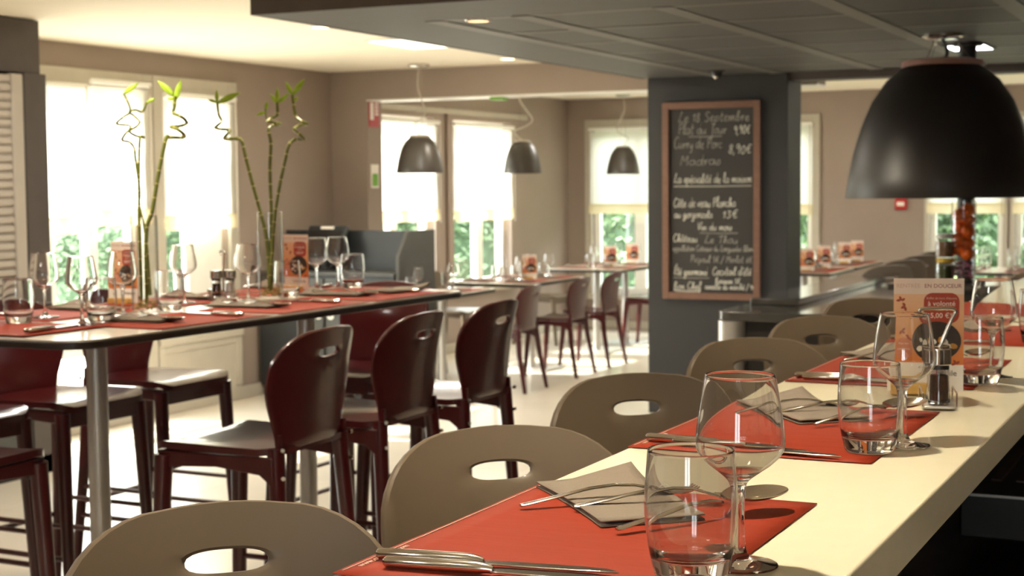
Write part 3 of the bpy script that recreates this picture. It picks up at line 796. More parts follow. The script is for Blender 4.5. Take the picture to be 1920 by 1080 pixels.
# ------------------------------------------------------------------ hanging lamps
def pendant(loc, zlip, dia, h, zceil, shade, cord_pts, label, three=False):
    t = thing('pendant_lamp', label, 'lamp', (loc[0], loc[1], zlip))
    r = dia / 2
    prof = [(r * .995, 0), (r, .004), (r * .97, h * .16), (r * .92, h * .34), (r * .84, h * .54), (r * .73, h * .73), (r * .58, h * .89), (r * .42, h * .985), (r * .36, h)]
    inn = [(a - .006, b - (.004 if i else 0)) for i, (a, b) in enumerate(prof)]
    MB().lathe(prof + inn[::-1], 48).build('lamp_shade', shade, t)
    MB().lathe([(r * .30, h), (r * .43, h - .004), (r * .42, h + .008 * dia / .34), (r * .3, h + .012 * dia / .34), (0, h + .012 * dia / .34)], 32).build('shade_cap', M('dusty_rose_cap', (170, 130, 118), .4) if three else SHUT, t)
    MB().ball((0, 0, h * .62), r * .16, 12).build('bulb', emis('lamp_bulb', (255, 240, 214), .6), t)
    MB().cyl(0, 0, h * .7, h, r * .05, n=12).build('bulb_holder', STEEL, t)
    H = zceil - zlip
    cr_ = .075 * (dia / .34 if not three else 1.25)
    MB().lathe([(0, H - .022), (cr_ * .8, H - .022), (cr_, H - .012), (cr_, H), (0, H)], 28).build('ceiling_rose', STEEL, t)
    MB().tube(smooth_path([(0, 0, h + .01)] + cord_pts(h, H) + [(0, 0, H - .02)], 6), .0045 if not three else .008, 8).build('cord', CORD if not three else BLACK, t)
    for k in range(3 if three else 2):
        a = 2 * pi * k / (3 if three else 2) + 2.4
        MB().tube([(cos(a) * r * .34, sin(a) * r * .34, h), (cos(a) * cr_ * .6, sin(a) * cr_ * .6, H - .02)], .0012 if not three else .002, 5).build('steel_wire', STEEL, t)
    return t
wav = lambda s: (lambda h, H: [(-.02 * s, .0, h + .04), (-.035 * s, 0, h + .09), (.02 * s, .0, h + .13), (.045 * s, .01, h + .18), (.02 * s, .0, h + .26), (-.012 * s, .0, h + .36)])
pendant((-5.42, 9.86), 1.57, .345, .262, ZC, LAMPM, wav(1), 'small graphite dome lamp in front of the lintel, leftmost of three')
pendant((-5.52, 11.82), 1.575, .325, .265, ZC, LAMPM, wav(2), 'small graphite dome lamp in the alcove, middle of three')
pendant((-5.55, 14.2), 1.575, .325, .265, ZC, LAMPM, wav(-1.5), 'small graphite dome lamp cut off by the pillar, rightmost of three')
pendant((-1.30, 7.36), 1.402, .87, .605, ZD, LAMPB, lambda h, H: [(.02, 0, h + .06)], 'very large black dome lamp hanging at the right edge', True)

# ------------------------------------------------------------------ chairs
def outline_back(H, n=72):
    pts = []
    wb, wt, rc = .149, .189, .12
    def half(z):
        t = min(1, z / (H * .55)); t = t * t * (3 - 2 * t)
        return wb + (wt - wb) * t
    side = [(half(z), z) for z in [H * .0 + (H - rc) * i / 12 for i in range(13)]]
    cor = [(wt - .12 + .12 * cos(a), H - rc + rc * .97 * sin(a) ** .9) for a in [pi / 2 * i / 9 for i in range(1, 10)]]
    right = side + cor
    top = [(x, H - rc * .03 + .004 * (1 - (x / .07) ** 2)) for x in (.05, .025, 0, -.025, -.05)]
    left = [(-x, z) for x, z in reversed(right)]
    bot = [(-.149 + .298 * i / 8, .010 * (1 - ((i - 4) / 4) ** 2)) for i in range(1, 8)]
    return right + top + left + bot
def back_shell(sz, mat, parent, H):
    th = .0075
    out = outline_back(H)
    n = len(out)
    hc = (0, H - .063)
    def hole_pt(q):
        a = math.atan2(q[1] - hc[1], q[0] - hc[0])
        c, s_ = cos(a), sin(a)
        k = (abs(c / .0465) ** 2.6 + abs(s_ / .0125) ** 2.6) ** (-1 / 2.6)
        return (hc[0] + c * k, hc[1] + s_ * k)
    inner = [hole_pt(p) for p in out]
    rings = [[(inner[i][0] + (out[i][0] - inner[i][0]) * t, inner[i][1] + (out[i][1] - inner[i][1]) * t) for i in range(n)] for t in (0, .06, .2, .42, .68, .88, .97, 1)]
    def P(x, z, d):
        t = z / H
        y = -.185 - .02 * t - .045 * t * t + .064 * (x / .2) ** 2 * (.55 + .45 * t)
        ny = Vector((.82 * x / .2 * .5, -1, -.2)).normalized()
        return Vector((x, y, sz - .012 + z)) - ny * d
    mb = MB(); K = len(rings)
    for side, d in ((0, th), (1, -th)):
        for j, r in enumerate(rings):
            dd = d * (.55 if j in (0, K - 1) else 1)
            mb.v += [tuple(P(x, z, dd)) for x, z in r]
    for side in (0, 1):
        for j in range(K - 1):
            for i in range(n):
                a = side * K * n + j * n + i; b = side * K * n + j * n + (i + 1) % n
                mb.f.append((a, b, b + n, a + n)); mb.m.append(0)
    for j in (0, K - 1):
        for i in range(n):
            a, b = j * n + i, j * n + (i + 1) % n
            mb.f.append((a, b, b + K * n, a + K * n)); mb.m.append(0)
    return mb.build('backrest', mat, parent)
def make_chair(name, label, mat, sz, rungs=True):
    t = thing(name, label, 'chair' if not rungs else 'bar stool')
    # seat: saddle with a rolled front edge
    out = rrect(-.195, .195, -.185, .192, .06, 6)
    out = [(x * (1 - .10 * (.192 - y) / .4), y) for x, y in out]
    n = len(out); mb = MB()
    lv = (0, .35, .65, .85, .96, 1)
    def Z(x, y, top):
        z = sz + .010 * (x / .195) ** 2 - .012 * max(0, 1 - ((y + .02) / .17) ** 2) - .028 * max(0, (y - .13) / .085) ** 2
        return z - (0 if top else .018)
    for top in (1, 0):
        mb.v.append((0, 0, Z(0, 0, top)))
        for t_ in lv[1:]:
            mb.v += [(x * t_, y * t_, Z(x * t_, y * t_, top)) for x, y in out]
    per = 1 + n * (len(lv) - 1)
    for s_ in (0, 1):
        o = s_ * per
        for i in range(n):
            j = (i + 1) % n
            mb.f.append((o, o + 1 + i, o + 1 + j)); mb.m.append(0)
            for k in range(len(lv) - 2):
                a = o + 1 + k * n
                mb.f.append((a + i, a + n + i, a + n + j, a + j)); mb.m.append(0)
    for i in range(n):
        j = (i + 1) % n
        a = 1 + (len(lv) - 2) * n
        mb.f.append((a + i, a + j, per + a + j, per + a + i)); mb.m.append(0)
    mb.build('seat', mat, t)
    back_shell(sz, mat, t, .306 if rungs else .33)
    k = sz / .79
    for s_ in (-1, 1):
        f1 = (s_ * .168, .162, sz - .03); f0 = (s_ * .192, .20, 0)
        MB().tube([f1, tuple((a + b) / 2 for a, b in zip(f1, f0)), f0], [.024, .0195, .0135], 12).build('leg', mat, t)
        r1 = (s_ * .150, -.165, sz - .0); rm = (s_ * .170, -.185, sz * .6); r0_ = (s_ * .188, -.235, 0)
        lg = MB().tube([r1, rm, r0_], [.022, .019, .0135], 12).build('leg', mat, t)
        bk_ = MB().prism([(-.004, -.11), (.014, -.11), (.022, -.03), (.016, .035), (-.010, .035)], 0, .012, 'yz').xf(
            lambda p, s_=s_: Vector((s_ * (.146 + p.x), -.188 - p.y * .4 + .012, sz + p.z))).build('bracket', mat, lg)
        for dz in (-.07, .0):
            MB().tube([(s_ * .160, -.192, sz + dz), (s_ * .1665, -.195, sz + dz)], .0055, 10).build('bolt', STEEL, lg)
    rl = MB()
    MB().box(-.16, .16, .155, .173, sz - .075, sz - .02).build('seat_rail', mat, t, bevel=.004)
    for s_ in (-1, 1):
        MB().prism([(-.17, sz - .02), (.175, sz - .02), (.175, sz - .075), (.14, sz - .06), (0, sz - .052), (-.13, sz - .065), (-.17, sz - .095)], s_ * .158, s_ * .176, 'yz').build('seat_rail', mat, t, bevel=.003)
    if rungs:
        def at(a, b, z): return tuple(p + (q - p) * (1 - z / a[2]) for p, q in zip(a, b))
        FL = [((s_ * .168, .162, sz - .03), (s_ * .192, .20, 0)) for s_ in (-1, 1)]
        BL_ = [((s_ * .166, -.172, sz), (s_ * .188, -.235, 0)) for s_ in (-1, 1)]
        MB().tube([at(*FL[0], .30), at(*FL[1], .30)], .011, 8).build('footrest', mat, t)
        MB().tube([at(*BL_[0], .40), at(*BL_[1], .40)], .009, 8).build('rung', mat, t)
        for q in (0, 1):
            MB().tube([at(*FL[q], .36), at(*BL_[q], .36)], .009, 8).build('rung', mat, t)
            MB().tube([at(*FL[q], .46), at(*BL_[q], .46)], .008, 8).build('rung', mat, t)
    return t
def fdir(ang): return ang - pi / 2

stool = make_chair('bar_stool', 'x', MAROON, .83)
u_s = []
TA = radians(-1.9)            # the dark-edged table stands slightly turned
right_lab = ['maroon bar stool, nearest of three on right side of the dark-edged bar table', 'maroon bar stool, middle of three on right side of the dark-edged bar table', 'maroon bar stool, farthest of three on right side of the dark-edged bar table']
for (x, y), lab in zip([(-2.335, 3.335), (-2.325, 3.825), (-2.315, 4.305)], right_lab):
    place(stool, u_s, (x, y, 0), fdir(pi + radians(.8)), lab, 'maroon bar stools round the dark-edged bar table')
for (x, y), lab in zip([(-3.415, 4.30), (-3.375, 3.78), (-3.435, 3.33)],
                       ['maroon bar stool at window side of dark-edged bar table, below the salt and pepper', 'maroon bar stool at window side of dark-edged bar table, left of the steel leg', 'maroon bar stool at window side of dark-edged bar table, nearest and cut by left edge']):
    place(stool, u_s, (x, y, 0), fdir(0 + TA), lab, 'maroon bar stools round the dark-edged bar table')
place(stool, u_s, (-2.885, 2.79, 0), fdir(pi / 2 + TA), 'maroon bar stool at near end of dark-edged bar table, lower left corner', 'maroon bar stools round the dark-edged bar table')
place(stool, u_s, (-2.885, 4.775, 0), fdir(-pi / 2 + TA), 'maroon bar stool at far end of dark-edged bar table, facing the camera', 'maroon bar stools round the dark-edged bar table')

bst = make_chair('bar_stool', 'x', TAUPE, .83)
u_b = []
BA = math.atan2(-.738, .675)
bl = ['taupe bar stool back at far lower left corner, mostly out of frame', 'taupe bar stool with its back at the bottom edge beside the nearest red mat', 'taupe bar stool, second large back, beside the napkin on nearest red mat',
      'taupe bar stool, third back, left of the near wine glass', 'taupe bar stool, fourth back, below the chalkboard', 'taupe bar stool, fifth back, beside the third red mat', 'taupe bar stool, sixth back, against the dark buffet island']
for k, (x, y) in enumerate([(-1.0, .80), (-1.041, 1.422), (-1.0, 2.035), (-1.042, 2.70), (-1.037, 3.42), (-1.04, 4.05), (-1.07, 4.72)]):
    place(bst, u_b, (x + .255 * cos(BA), y + .255 * sin(BA), 0), fdir(BA), bl[k], 'taupe bar stools along the cream counter')

low1 = make_chair('dining_chair', 'x', MAROON, .452, False)
u_l = []
for x, y, a, lab in [(-4.86, 10.10, pi, 'low maroon dining chair at the alcove opening, nearest of the row'), (-4.87, 11.05, pi, 'low maroon dining chair in the alcove, second of the row'),
                     (-4.88, 11.75, pi, 'low maroon dining chair in the alcove, third of the row'), (-4.92, 13.25, pi, 'low maroon dining chair half hidden by the left edge of the pillar')]:
    place(low1, u_l, (x, y, 0), fdir(a), lab, 'low maroon chairs in the alcove')
low2 = make_chair('dining_chair', 'x', TAUPE, .452, False)
u_t = []
for x, y, a, lab in [(-5.92, 10.6, 0, 'low taupe dining chair against the alcove window, left of the table'), (-5.95, 11.4, 0, 'low taupe dining chair against the alcove window pier'), (-5.95, 13.2, 0, 'low taupe dining chair by the alcove window at the farther table'),
                     (-1.75, 12.75, pi * .8, 'low taupe chair below the far window, right of the oranges')]:
    place(low2, u_t, (x, y, 0), fdir(a), lab, 'low taupe chairs in the far rooms')

mid = make_chair('counter_chair', 'x', TAUPE, .70)
u_m = []
for x, y, lab in [(-2.06, 9.28, 'taupe counter chair behind the buffet, leftmost of the row by the jars'), (-2.10, 9.93, 'taupe counter chair behind the buffet, second from the left'),
                  (-2.12, 10.58, 'taupe counter chair behind the buffet, third from the left'), (-2.14, 11.25, 'taupe counter chair behind the buffet, rightmost, beside the jars')]:
    place(mid, u_m, (x, y, 0), fdir(pi * .76), lab, 'taupe counter chairs behind the buffet')

# ------------------------------------------------------------------ tables
ct = thing('counter', 'long cream stone counter along the right side, set with red mats', 'counter', (-.54, 3.0, 0))
MB().box(-.215, .217, -2.6, 3.4, T - .052, T).build('countertop', COUNTER, ct, bevel=.003)
for y in (-2.55, 3.35):
    MB().box(.012, .19, y - .02, y + .02, 0, T - .052).build('leg', BODY, ct, bevel=.004)
MB().box(-.05, .14, -2.4, 3.2, T - .075, T - .053).build('subframe', BODY, ct)
MB().box(-.01, .01, -2.58, 3.38, .0, T - .076).build('panel', BODY, ct, bevel=.003)
sb = MB().box(.01, .52, .24, 2.6, .746, .838).build('shelf_box', BODY, ct, bevel=.004)
MB().box(.012, .52, .236, .24, .834, .839).build('trim_strip', BRUSH, sb)
for k in range(2):
    MB().box(.05 + k * .05, .07 + k * .05, .4, 2.5, .838, .842).build('slot', BROWN, sb)
MB().box(.01, .52, -1.0, 2.6, .62, .64).build('lower_shelf', BROWN, ct, bevel=.003)

bt = thing('bar_table', 'high bar table with white top and dark rounded edge at left', 'table', (-2.83, 3.78, 0), TA)
MB().prism(rrect(-.395, .395, -.945, .945, .09, 8), T - .003, T).build('tabletop', TOPW, bt)
MB().prism(rrect(-.40, .40, -.95, .95, .09, 8), T - .022, T - .003).build('edge_band', EDGE, bt, bevel=.004, seg=3)
for y in (-.43, .57):
    lg = MB().cyl(-.02, y, .02, T - .022, .029, n=28).build('leg', BRUSH, bt)
    MB().lathe([(.0, .022), (.10, .020), (.22, .008), (.225, 0), (0, 0)], 36, (-.02, y, 0)).build('base', BRUSH, lg)
    MB().box(-.14, .10, y - .12, y + .12, T - .03, T - .022).build('mounting_plate', BLACK, lg)

def low_table(label, x0, x1, y0, y1, legs):
    t = thing('dining_table', label, 'table', ((x0 + x1) / 2, (y0 + y1) / 2, 0))
    w, d = (x1 - x0) / 2, (y1 - y0) / 2
    MB().prism(rrect(-w, w, -d, d, .03, 4), .735, .74).build('tabletop', TOPW, t)
    MB().prism(rrect(-w - .002, w + .002, -d - .002, d + .002, .03, 4), .712, .735).build('edge_band', EDGE, t, bevel=.003)
    for ly in legs:
        lg = MB().cyl(0, ly, .01, .712, .03, n=20).build('leg', BRUSH, t)
        MB().box(-.2, .2, ly - .2, ly + .2, 0, .012).build('base', BRUSH, lg, bevel=.003)
    return t
low_table('low white table nearest the waiter station, behind the bar table end', -5.22, -4.885, 8.95, 10.0, [0])
low_table('low white table at the alcove opening with one menu card', -5.56, -4.86, 10.5, 11.6, [.25])
low_table('low white table deep in the alcove with two menu cards', -5.6, -4.9, 12.5, 13.75, [-.35, .35])
low_table('low dark-edged table just right of the pillar, full of glasses', -3.75, -3.08, 12.5, 13.35, [0])
low_table('low dark-edged table by the far taupe wall, farther of two', -3.78, -3.10, 13.5, 14.6, [0])
low_table('low white table under the far windows at the right edge', -2.3, -1.5, 13.0, 13.8, [0])

# ------------------------------------------------------------------ table ware
def dense(pts, k=6):
    return [(p.x, p.z) for p in smooth_path([(r, 0, z) for r, z in pts], k)]
def walled(outer, th, zmin):
    """outer wall (bottom to top), a rounded rim, and the parallel inner wall down to zmin"""
    n = len(outer); nor = []
    for i in range(n):
        a, b = outer[max(i - 1, 0)], outer[min(i + 1, n - 1)]
        d = math.hypot(b[0] - a[0], b[1] - a[1]) or 1
        nor.append(((b[1] - a[1]) / d, -(b[0] - a[0]) / d))
    top, nt = outer[-1], nor[-1]
    c = (top[0] - nt[0] * th / 2, top[1] - nt[1] * th / 2)
    rim = [(c[0] + th / 2 * (nt[0] * cos(q) - nt[1] * sin(q)), c[1] + th / 2 * (nt[1] * cos(q) + nt[0] * sin(q))) for q in (pi * .25, pi * .5, pi * .75)]
    inner = [(p[0] - q[0] * th, p[1] - q[1] * th) for p, q in zip(outer, nor)]
    inner = [p for p in inner if p[1] > zmin]
    sup = [(outer[-1][0] + (outer[-2][0] - outer[-1][0]) * t, outer[-1][1] + (outer[-2][1] - outer[-1][1]) * t) for t in (.15,)]
    return outer[:-1] + sup + [outer[-1]] + rim + inner[::-1]
def tumbler_proto(n):
    out = [(.026, 0), (.030, .0006), (.0318, .0022), (.0328, .005)] + dense([(.0330, .006), (.0355, .016), (.0387, .032), (.0410, .050), (.0418, .067), (.0412, .085), (.0398, .102), (.0386, .1165)], 4)
    prof = [(0, 0)] + walled(out, .0014, .026) + [(.0345, .0245), (.032, .0215), (.027, .0195), (.018, .0182), (0, .0178)]
    return MB().lathe(prof, n)
def wine_proto(n):
    out = [(.033, .0), (.0348, .0006), (.0353, .0014), (.0345, .0024)] + dense([(.033, .0027), (.020, .0048), (.010, .0085), (.0056, .0165), (.0043, .035), (.0042, .058), (.0050, .073), (.0085, .0805), (.018, .0880), (.030, .0968), (.0385, .1060), (.0410, .1145), (.0402, .130), (.0368, .154), (.0322, .1788)], 5)
    prof = [(0, .0004)] + walled(out, .0009, .0895) + [(.015, .0877), (.008, .0862), (0, .0857)]
    return MB().lathe(prof, n)
GM = [GLASS, GLASSB]
GH = GM
wine_hi = wine_proto(64).build('wine_glass', GH); tum_hi = tumbler_proto(64).build('tumbler', GH)
wine_lo = wine_proto(20).build('wine_glass', GM); tum_lo = tumbler_proto(20).build('tumbler', GM)
_used = {}
def ware(proto, x, y, z, label, cat, group=None, rz=0.0):
    u = _used.setdefault(proto.name, [])
    if not u:
        o = proto; u.append(1)
    else:
        o = copy_tree(proto)
    for k in ('group',):
        if k in o:
            del o[k]
    o.location = (x, y, z); o.rotation_euler = (0, 0, rz)
    return tag(o, label, cat, group)

# cutlery, lying along +x from the handle end
def knife_proto():
    t = thing('knife', 'x', 'knife')
    MB().tube([(0, 0, .006), (.003, 0, .006), (.05, 0, .0062), (.092, 0, .0062), (.100, 0, .006), (.106, 0, .005)], [.0035, .0056, .006, .0058, .0045, .0035], 14).build('handle', STEEL, t)
    prof = [(.104, .0045), (.112, .0075), (.16, .0085), (.20, .0080), (.225, .0045), (.236, -.004), (.20, -.0065), (.14, -.0065), (.112, -.005), (.104, -.004)]
    MB().prism(prof, .0030, .0048).build('blade', STEEL, t, bevel=.0006)
    return t
def strip(pts, ws, th, mb=None):
    """tapered strip through (x, z) points with half widths"""
    mb = mb or MB(); k0 = len(mb.v); n = len(pts)
    for (x, z), w in zip(pts, ws):
        for a, b in ((-1, 0), (-.6, 1), (.6, 1), (1, 0), (.6, -1), (-.6, -1)):
            mb.v.append((x, a * w, z + b * th))
    for i in range(n - 1):
        for k in range(6):
            a, b = k0 + i * 6 + k, k0 + i * 6 + (k + 1) % 6
            mb.f.append((a, b, b + 6, a + 6)); mb.m.append(0)
    mb.f.append(tuple(k0 + k for k in range(6))); mb.m.append(0); mb.f.append(tuple(k0 + (n - 1) * 6 + k for k in range(6))); mb.m.append(0)
    return mb
def fork_proto():
    t = thing('fork', 'x', 'fork')
    strip([(0, .003), (.004, .0035), (.04, .009), (.08, .016), (.11, .018), (.135, .016), (.150, .012)], [.003, .0048, .0042, .0034, .003, .0036, .006], .0014).build('handle', STEEL, t)
    strip([(.148, .0125), (.156, .010), (.166, .0075), (.172, .0065)], [.006, .011, .0122, .0122], .0010).build('neck', STEEL, t)
    for k in range(4):
        y = -.0102 + k * .0068
        MB().tube([(.170, y, .0068), (.185, y, .0055), (.2, y, .0068), (.212, y * .97, .0105)], [.0017, .0016, .0014, .0008], 8).build('tine', STEEL, t)
    return t
def spoon_proto():
    t = thing('spoon', 'x', 'spoon')
    strip([(0, .002), (.004, .0022), (.05, .008), (.095, .0135), (.128, .012), (.150, .007)], [.003, .0052, .0044, .0034, .003, .0034], .0013).build('handle', STEEL, t)
    mb = MB(); nr, na = 6, 24
    for side in (0, 1):
        for j in range(nr + 1):
            r = j / nr
            for k in range(na):
                a = 2 * pi * k / na
                x = .187 + .039 * r * cos(a); y = .0225 * r * sin(a) * (1 + .08 * cos(a))
                z = .0035 + .008 * r * r + (.0011 if side else 0)
                mb.v.append((x, y, z))
    S = (nr + 1) * na
    for side in (0, 1):
        for j in range(nr):
            for k in range(na):
                a, b = side * S + j * na + k, side * S + j * na + (k + 1) % na
                mb.f.append((a, b, b + na, a + na)); mb.m.append(0)
    for k in range(na):
        a, b = nr * na + k, nr * na + (k + 1) % na
        mb.f.append((a, b, b + S, a + S)); mb.m.append(0)
    mb.build('bowl', STEEL, t)
    return t
KN, FO, SP = knife_proto(), fork_proto(), spoon_proto()
def napkin_mesh(seed):
    r = random.Random(seed)
    mb = MB(); nx, ny = 14, 8
    for lay in range(2):
        for j in range(ny + 1):
            for i in range(nx + 1):
                x, y = i / nx, j / ny
                lift = .016 * max(0, (.28 - x) / .28) ** 1.6 * max(0, (y - .35) / .65) + .004 * lay + .0015 * sin(5 * x + seed) * y
                mb.v.append((x * .225, y * .118 + .004 * sin(x * 3), .0012 + lift + lay * .0012))
    for lay in range(2):
        for j in range(ny):
            for i in range(nx):
                k = lay * (nx + 1) * (ny + 1) + j * (nx + 1) + i
                mb.f.append((k, k + 1, k + nx + 2, k + nx + 1)); mb.m.append(0)
    return mb
NAP = napkin_mesh(1).build('napkin', NAPKIN)
sd = NAP.modifiers.new('ply', 'SOLIDIFY'); sd.thickness = .0016
def mat_proto():
    t = thing('placemat', 'x', 'placemat')
    mb = MB(); nx, ny = 10, 14
    for j in range(ny + 1):
        for i in range(nx + 1):
            x, y = i / nx, j / ny
            z = .0012 + .0012 * max(0, .25 - x) * (1 + sin(9 * y + 2 * x))
            mb.v.append((x * .327, y * .48, z))
    for j in range(ny):
        for i in range(nx):
            k = j * (nx + 1) + i
            mb.f.append((k, k + 1, k + nx + 2, k + nx + 1)); mb.m.append(0)
    s = mb.build('sheet', MATRED, t)
    m = s.modifiers.new('paper', 'SOLIDIFY'); m.thickness = .0009; m.offset = 1
    put_text('www.campanile.com', .011, PALEL, t, (.014, .075, .0030), (0, 0, pi / 2), align='CENTER', shear=.25)
    b = MB().box(.0045, .0056, .01, .47, .0028, .0031).build('border_line', PALEL, t, smooth=False)
    return t
MP = mat_proto()

# --- settings along the cream counter
ORD = ['nearest', 'second', 'third', 'fourth', 'fifth']
def counter_setting(i, y0, dx=0.0):
    w = ORD[i]
    X0 = -.754 + dx
    on = 'on the %s red mat of the cream counter' % w
    ware(MP, X0, y0, T + .0002, 'red paper placemat on the cream counter, %s from the front' % w, 'placemat', 'red mats on the cream counter')
    dy = y0 - 1.195
    if i < 4:
        z = T + .003
        ka = radians(8) if i == 0 else radians(-5) if i == 1 else radians(3)
        if i == 0:
            ks = [(-.741, 1.254), (-.719, 1.229)]
        elif i == 1:
            ks = [(-.745, 1.990), (-.700, 1.972)]
        else:
            ks = [(-.741, y0 + .04), (-.722, y0 + .02)]
        ware(KN, ks[0][0], ks[0][1], z, 'steel knife %s, farther of its pair' % on, 'knife', 'steel knives on the cream counter', ka)
        ware(KN, ks[1][0], ks[1][1], z, 'steel knife %s, nearer of its pair' % on, 'knife', 'steel knives on the cream counter', ka)
        j = (0, .008, -.006, .004)[i]
        nx, ny = -.748 + j, 1.632 + dy
        ware(NAP, nx, ny, T + .002, 'grey folded paper napkin %s, cutlery on top' % on, 'napkin', 'grey napkins on the cream counter', radians(-48.5))
        ware(FO, -.713 + j, 1.513 + dy, T + .0045, 'steel fork lying %s, over the napkin' % on, 'fork', 'steel forks on the cream counter', radians(44 + 40 * j))
        if i < 2:
            ware(FO, -.655 + j, 1.525 + dy, T + .0055, 'second steel fork lying %s, beneath the first' % on, 'fork', 'steel forks on the cream counter', radians(38))
        o = ware(SP, -.572 + j, 1.441 + dy, T + .0065, 'steel spoon %s, bowl towards the glasses' % on, 'spoon', 'steel spoons on the cream counter', radians(58))
        o.rotation_euler = (radians(4), radians(-2.0), radians(58))
for i, y0 in enumerate([1.195, 1.943, 2.705, 3.46, 4.2]):
    counter_setting(i, y0, (0, 0, .004, .002, 0)[i])
for i, (wx, wy, tx, ty) in enumerate([(-.423, 1.376, -.447, 1.306), (-.418, 2.100, -.447, 2.026), (-.418, 2.90, -.424, 2.785), (-.41, 3.66, -.415, 3.53), (-.41, 4.38, -.42, 4.28)]):
    hi = i < 3
    ware(wine_hi if hi else wine_lo, wx, wy, T + (.0025 if wx < -.427 else .0004), 'stemmed wine glass beside the %s red mat of the cream counter' % ORD[i], 'wine glass', 'wine glasses on the cream counter')
    ware(tum_hi if hi else tum_lo, tx, ty, T + .0025, 'water tumbler on the %s red mat of the cream counter' % ORD[i], 'tumbler', 'tumblers on the cream counter')

# --- menu card
LEAFPOLY = [(0, 0), (.0035, .003), (.004, .008), (0, .013), (-.003, .008), (-.0025, .003)]
def print_leaves(t, spots, y, mat):
    for k, (x, z, a) in enumerate(spots):
        mb = MB()
        for b in (0, 1.3, -1.4):
            c, s_ = cos(a + b), sin(a + b)
            mb.prism([(x + .62 * (c * p - s_ * q), z + .62 * (s_ * p + c * q)) for p, q in LEAFPOLY], y, y - .0002, 'xz')
        mb.build('leaf_print', mat, t, smooth=False)
def menu_card():
    t = thing('menu_card', 'x', 'menu card')
    w, H = .0565, .192
    f = -.0010
    MB().box(-w, w, -.0008, .0008, .004, H).build('card', CARDP, t, smooth=False)
    MB().box(-w, w, f - .0002, f + .0003, .166, H).build('top_band', PINKP, t, smooth=False)
    MB().box(-w, w, f - .0002, f + .0003, .004, .048).build('bottom_band', WHITEP, t, smooth=False)
    MB().prism(rrect(-.008, .049, .118, .168, .014, 6), f - .0005, f - .0002, 'xz').build('red_panel', REDP, t, smooth=False)
    ci = [(.014 + .0385 * cos(a), .088 + .0325 * sin(a)) for a in [2 * pi * k / 40 for k in range(40)]]
    MB().prism(ci, f - .0007, f - .0004, 'xz').build('photo_print', BROWNP, t, smooth=False)
    r = random.Random(5)
    for k in range(9):
        cx, cz = .014 + r.uniform(-.028, .028), .085 + r.uniform(-.02, .012)
        rr = r.uniform(.0035, .008)
        MB().prism([(cx + rr * cos(a) * r.uniform(.8, 1.2), cz + rr * sin(a) * r.uniform(.6, 1.0)) for a in [2 * pi * q / 9 for q in range(9)]], f - .0010, f - .0007, 'xz').build('food_print', WHITEP if k % 3 else AMBERP, t, smooth=False)
    c2 = [(-.040 + .0165 * cos(a), .075 + .0185 * sin(a)) for a in [2 * pi * k / 28 for k in range(28)]]
    MB().prism(c2, f - .0005, f - .0002, 'xz').build('round_print', TANP, t, smooth=False)
    rx = (pi / 2, 0, 0)
    put_text('RENTR\u00c9E', .0094, PALEL, t, (-.0525, f - .0006, .1765), rx, align='LEFT')
    put_text('EN DOUCEUR', .0094, DREDP, t, (.0525, f - .0006, .1765), rx, align='RIGHT')
    put_text("Buffet de hors d'\u0153uvre", .0052, PALEL, t, (.0205, f - .0008, .1575), rx)
    put_text('\u00e0 volont\u00e9', .0118, WHITEP, t, (.0205, f - .0008, .1465), rx)
    put_text('3,50 \u20ac', .0078, PALEL, t, (.0205, f - .0008, .1385), rx)
    MB().box(.008, .033, f - .0010, f - .0008, .1408, .1413).build('strike_line', PALEL, t, smooth=False)
    put_text('5,00 \u20ac*', .0118, WHITEP, t, (.0205, f - .0008, .1265), rx)
    put_text('Pour bien', .0052, PINKP, t, (-.040, f - .0008, .082), rx)
    put_text('commencer', .0050, PINKP, t, (-.040, f - .0008, .073), rx)
    put_text('Campanile', .0135, GREYL, t, (.046, f - .0006, .030), rx, align='RIGHT')
    print_leaves(t, [(-.045, .155, .3), (-.038, .145, 2), (-.022, .130, 1), (-.044, .105, 4), (-.03, .094, 2.5), (.044, .050, .5)], f - .0002, DREDP)
    MB().box(-.046, .030, -.020, .014, 0, .018).build('wooden_foot', PINEW, t, bevel=.002)
    return t
MC = menu_card()
ware(MC, -.482, 2.622, T + .003, 'orange menu card in wooden foot on the cream counter behind the shakers', 'menu card', 'orange menu cards', radians(14))

# --- salt and pepper stand
def shaker(kind):
    t = thing(kind + '_shaker', 'x', 'shaker')
    MB().lathe([(0, .001), (.0165, .001), (.0175, .0025), (.0172, .006), (.0162, .02), (.0155, .035), (.0152, .050), (.0155, .056), (.0145, .056), (.0141, .050), (.0145, .035), (.0152, .02), (.0160, .009), (.0155, .006), (0, .005)], 28).build('jar', GLASS, t)
    MB().lathe([(0, .0062), (.0150, .0062), (.0138, .03), (.0134, .046), (0, .046)], 18).build('pepper' if kind == 'pepper' else 'salt', PEPPER if kind == 'pepper' else SALT, t)
    MB().cyl(0, 0, .055, .062, .0155, n=20).build('collar', BLACK, t)
    c = MB()
    ring = [((.0185 if k % 2 else .0175) * cos(2 * pi * k / 36), (.0185 if k % 2 else .0175) * sin(2 * pi * k / 36)) for k in range(36)]
    c.prism(ring, .062, .088); c.build('cap', STEEL, t, bevel=.0015)
    return t
SALTP, PEPP = shaker('salt'), shaker('pepper')
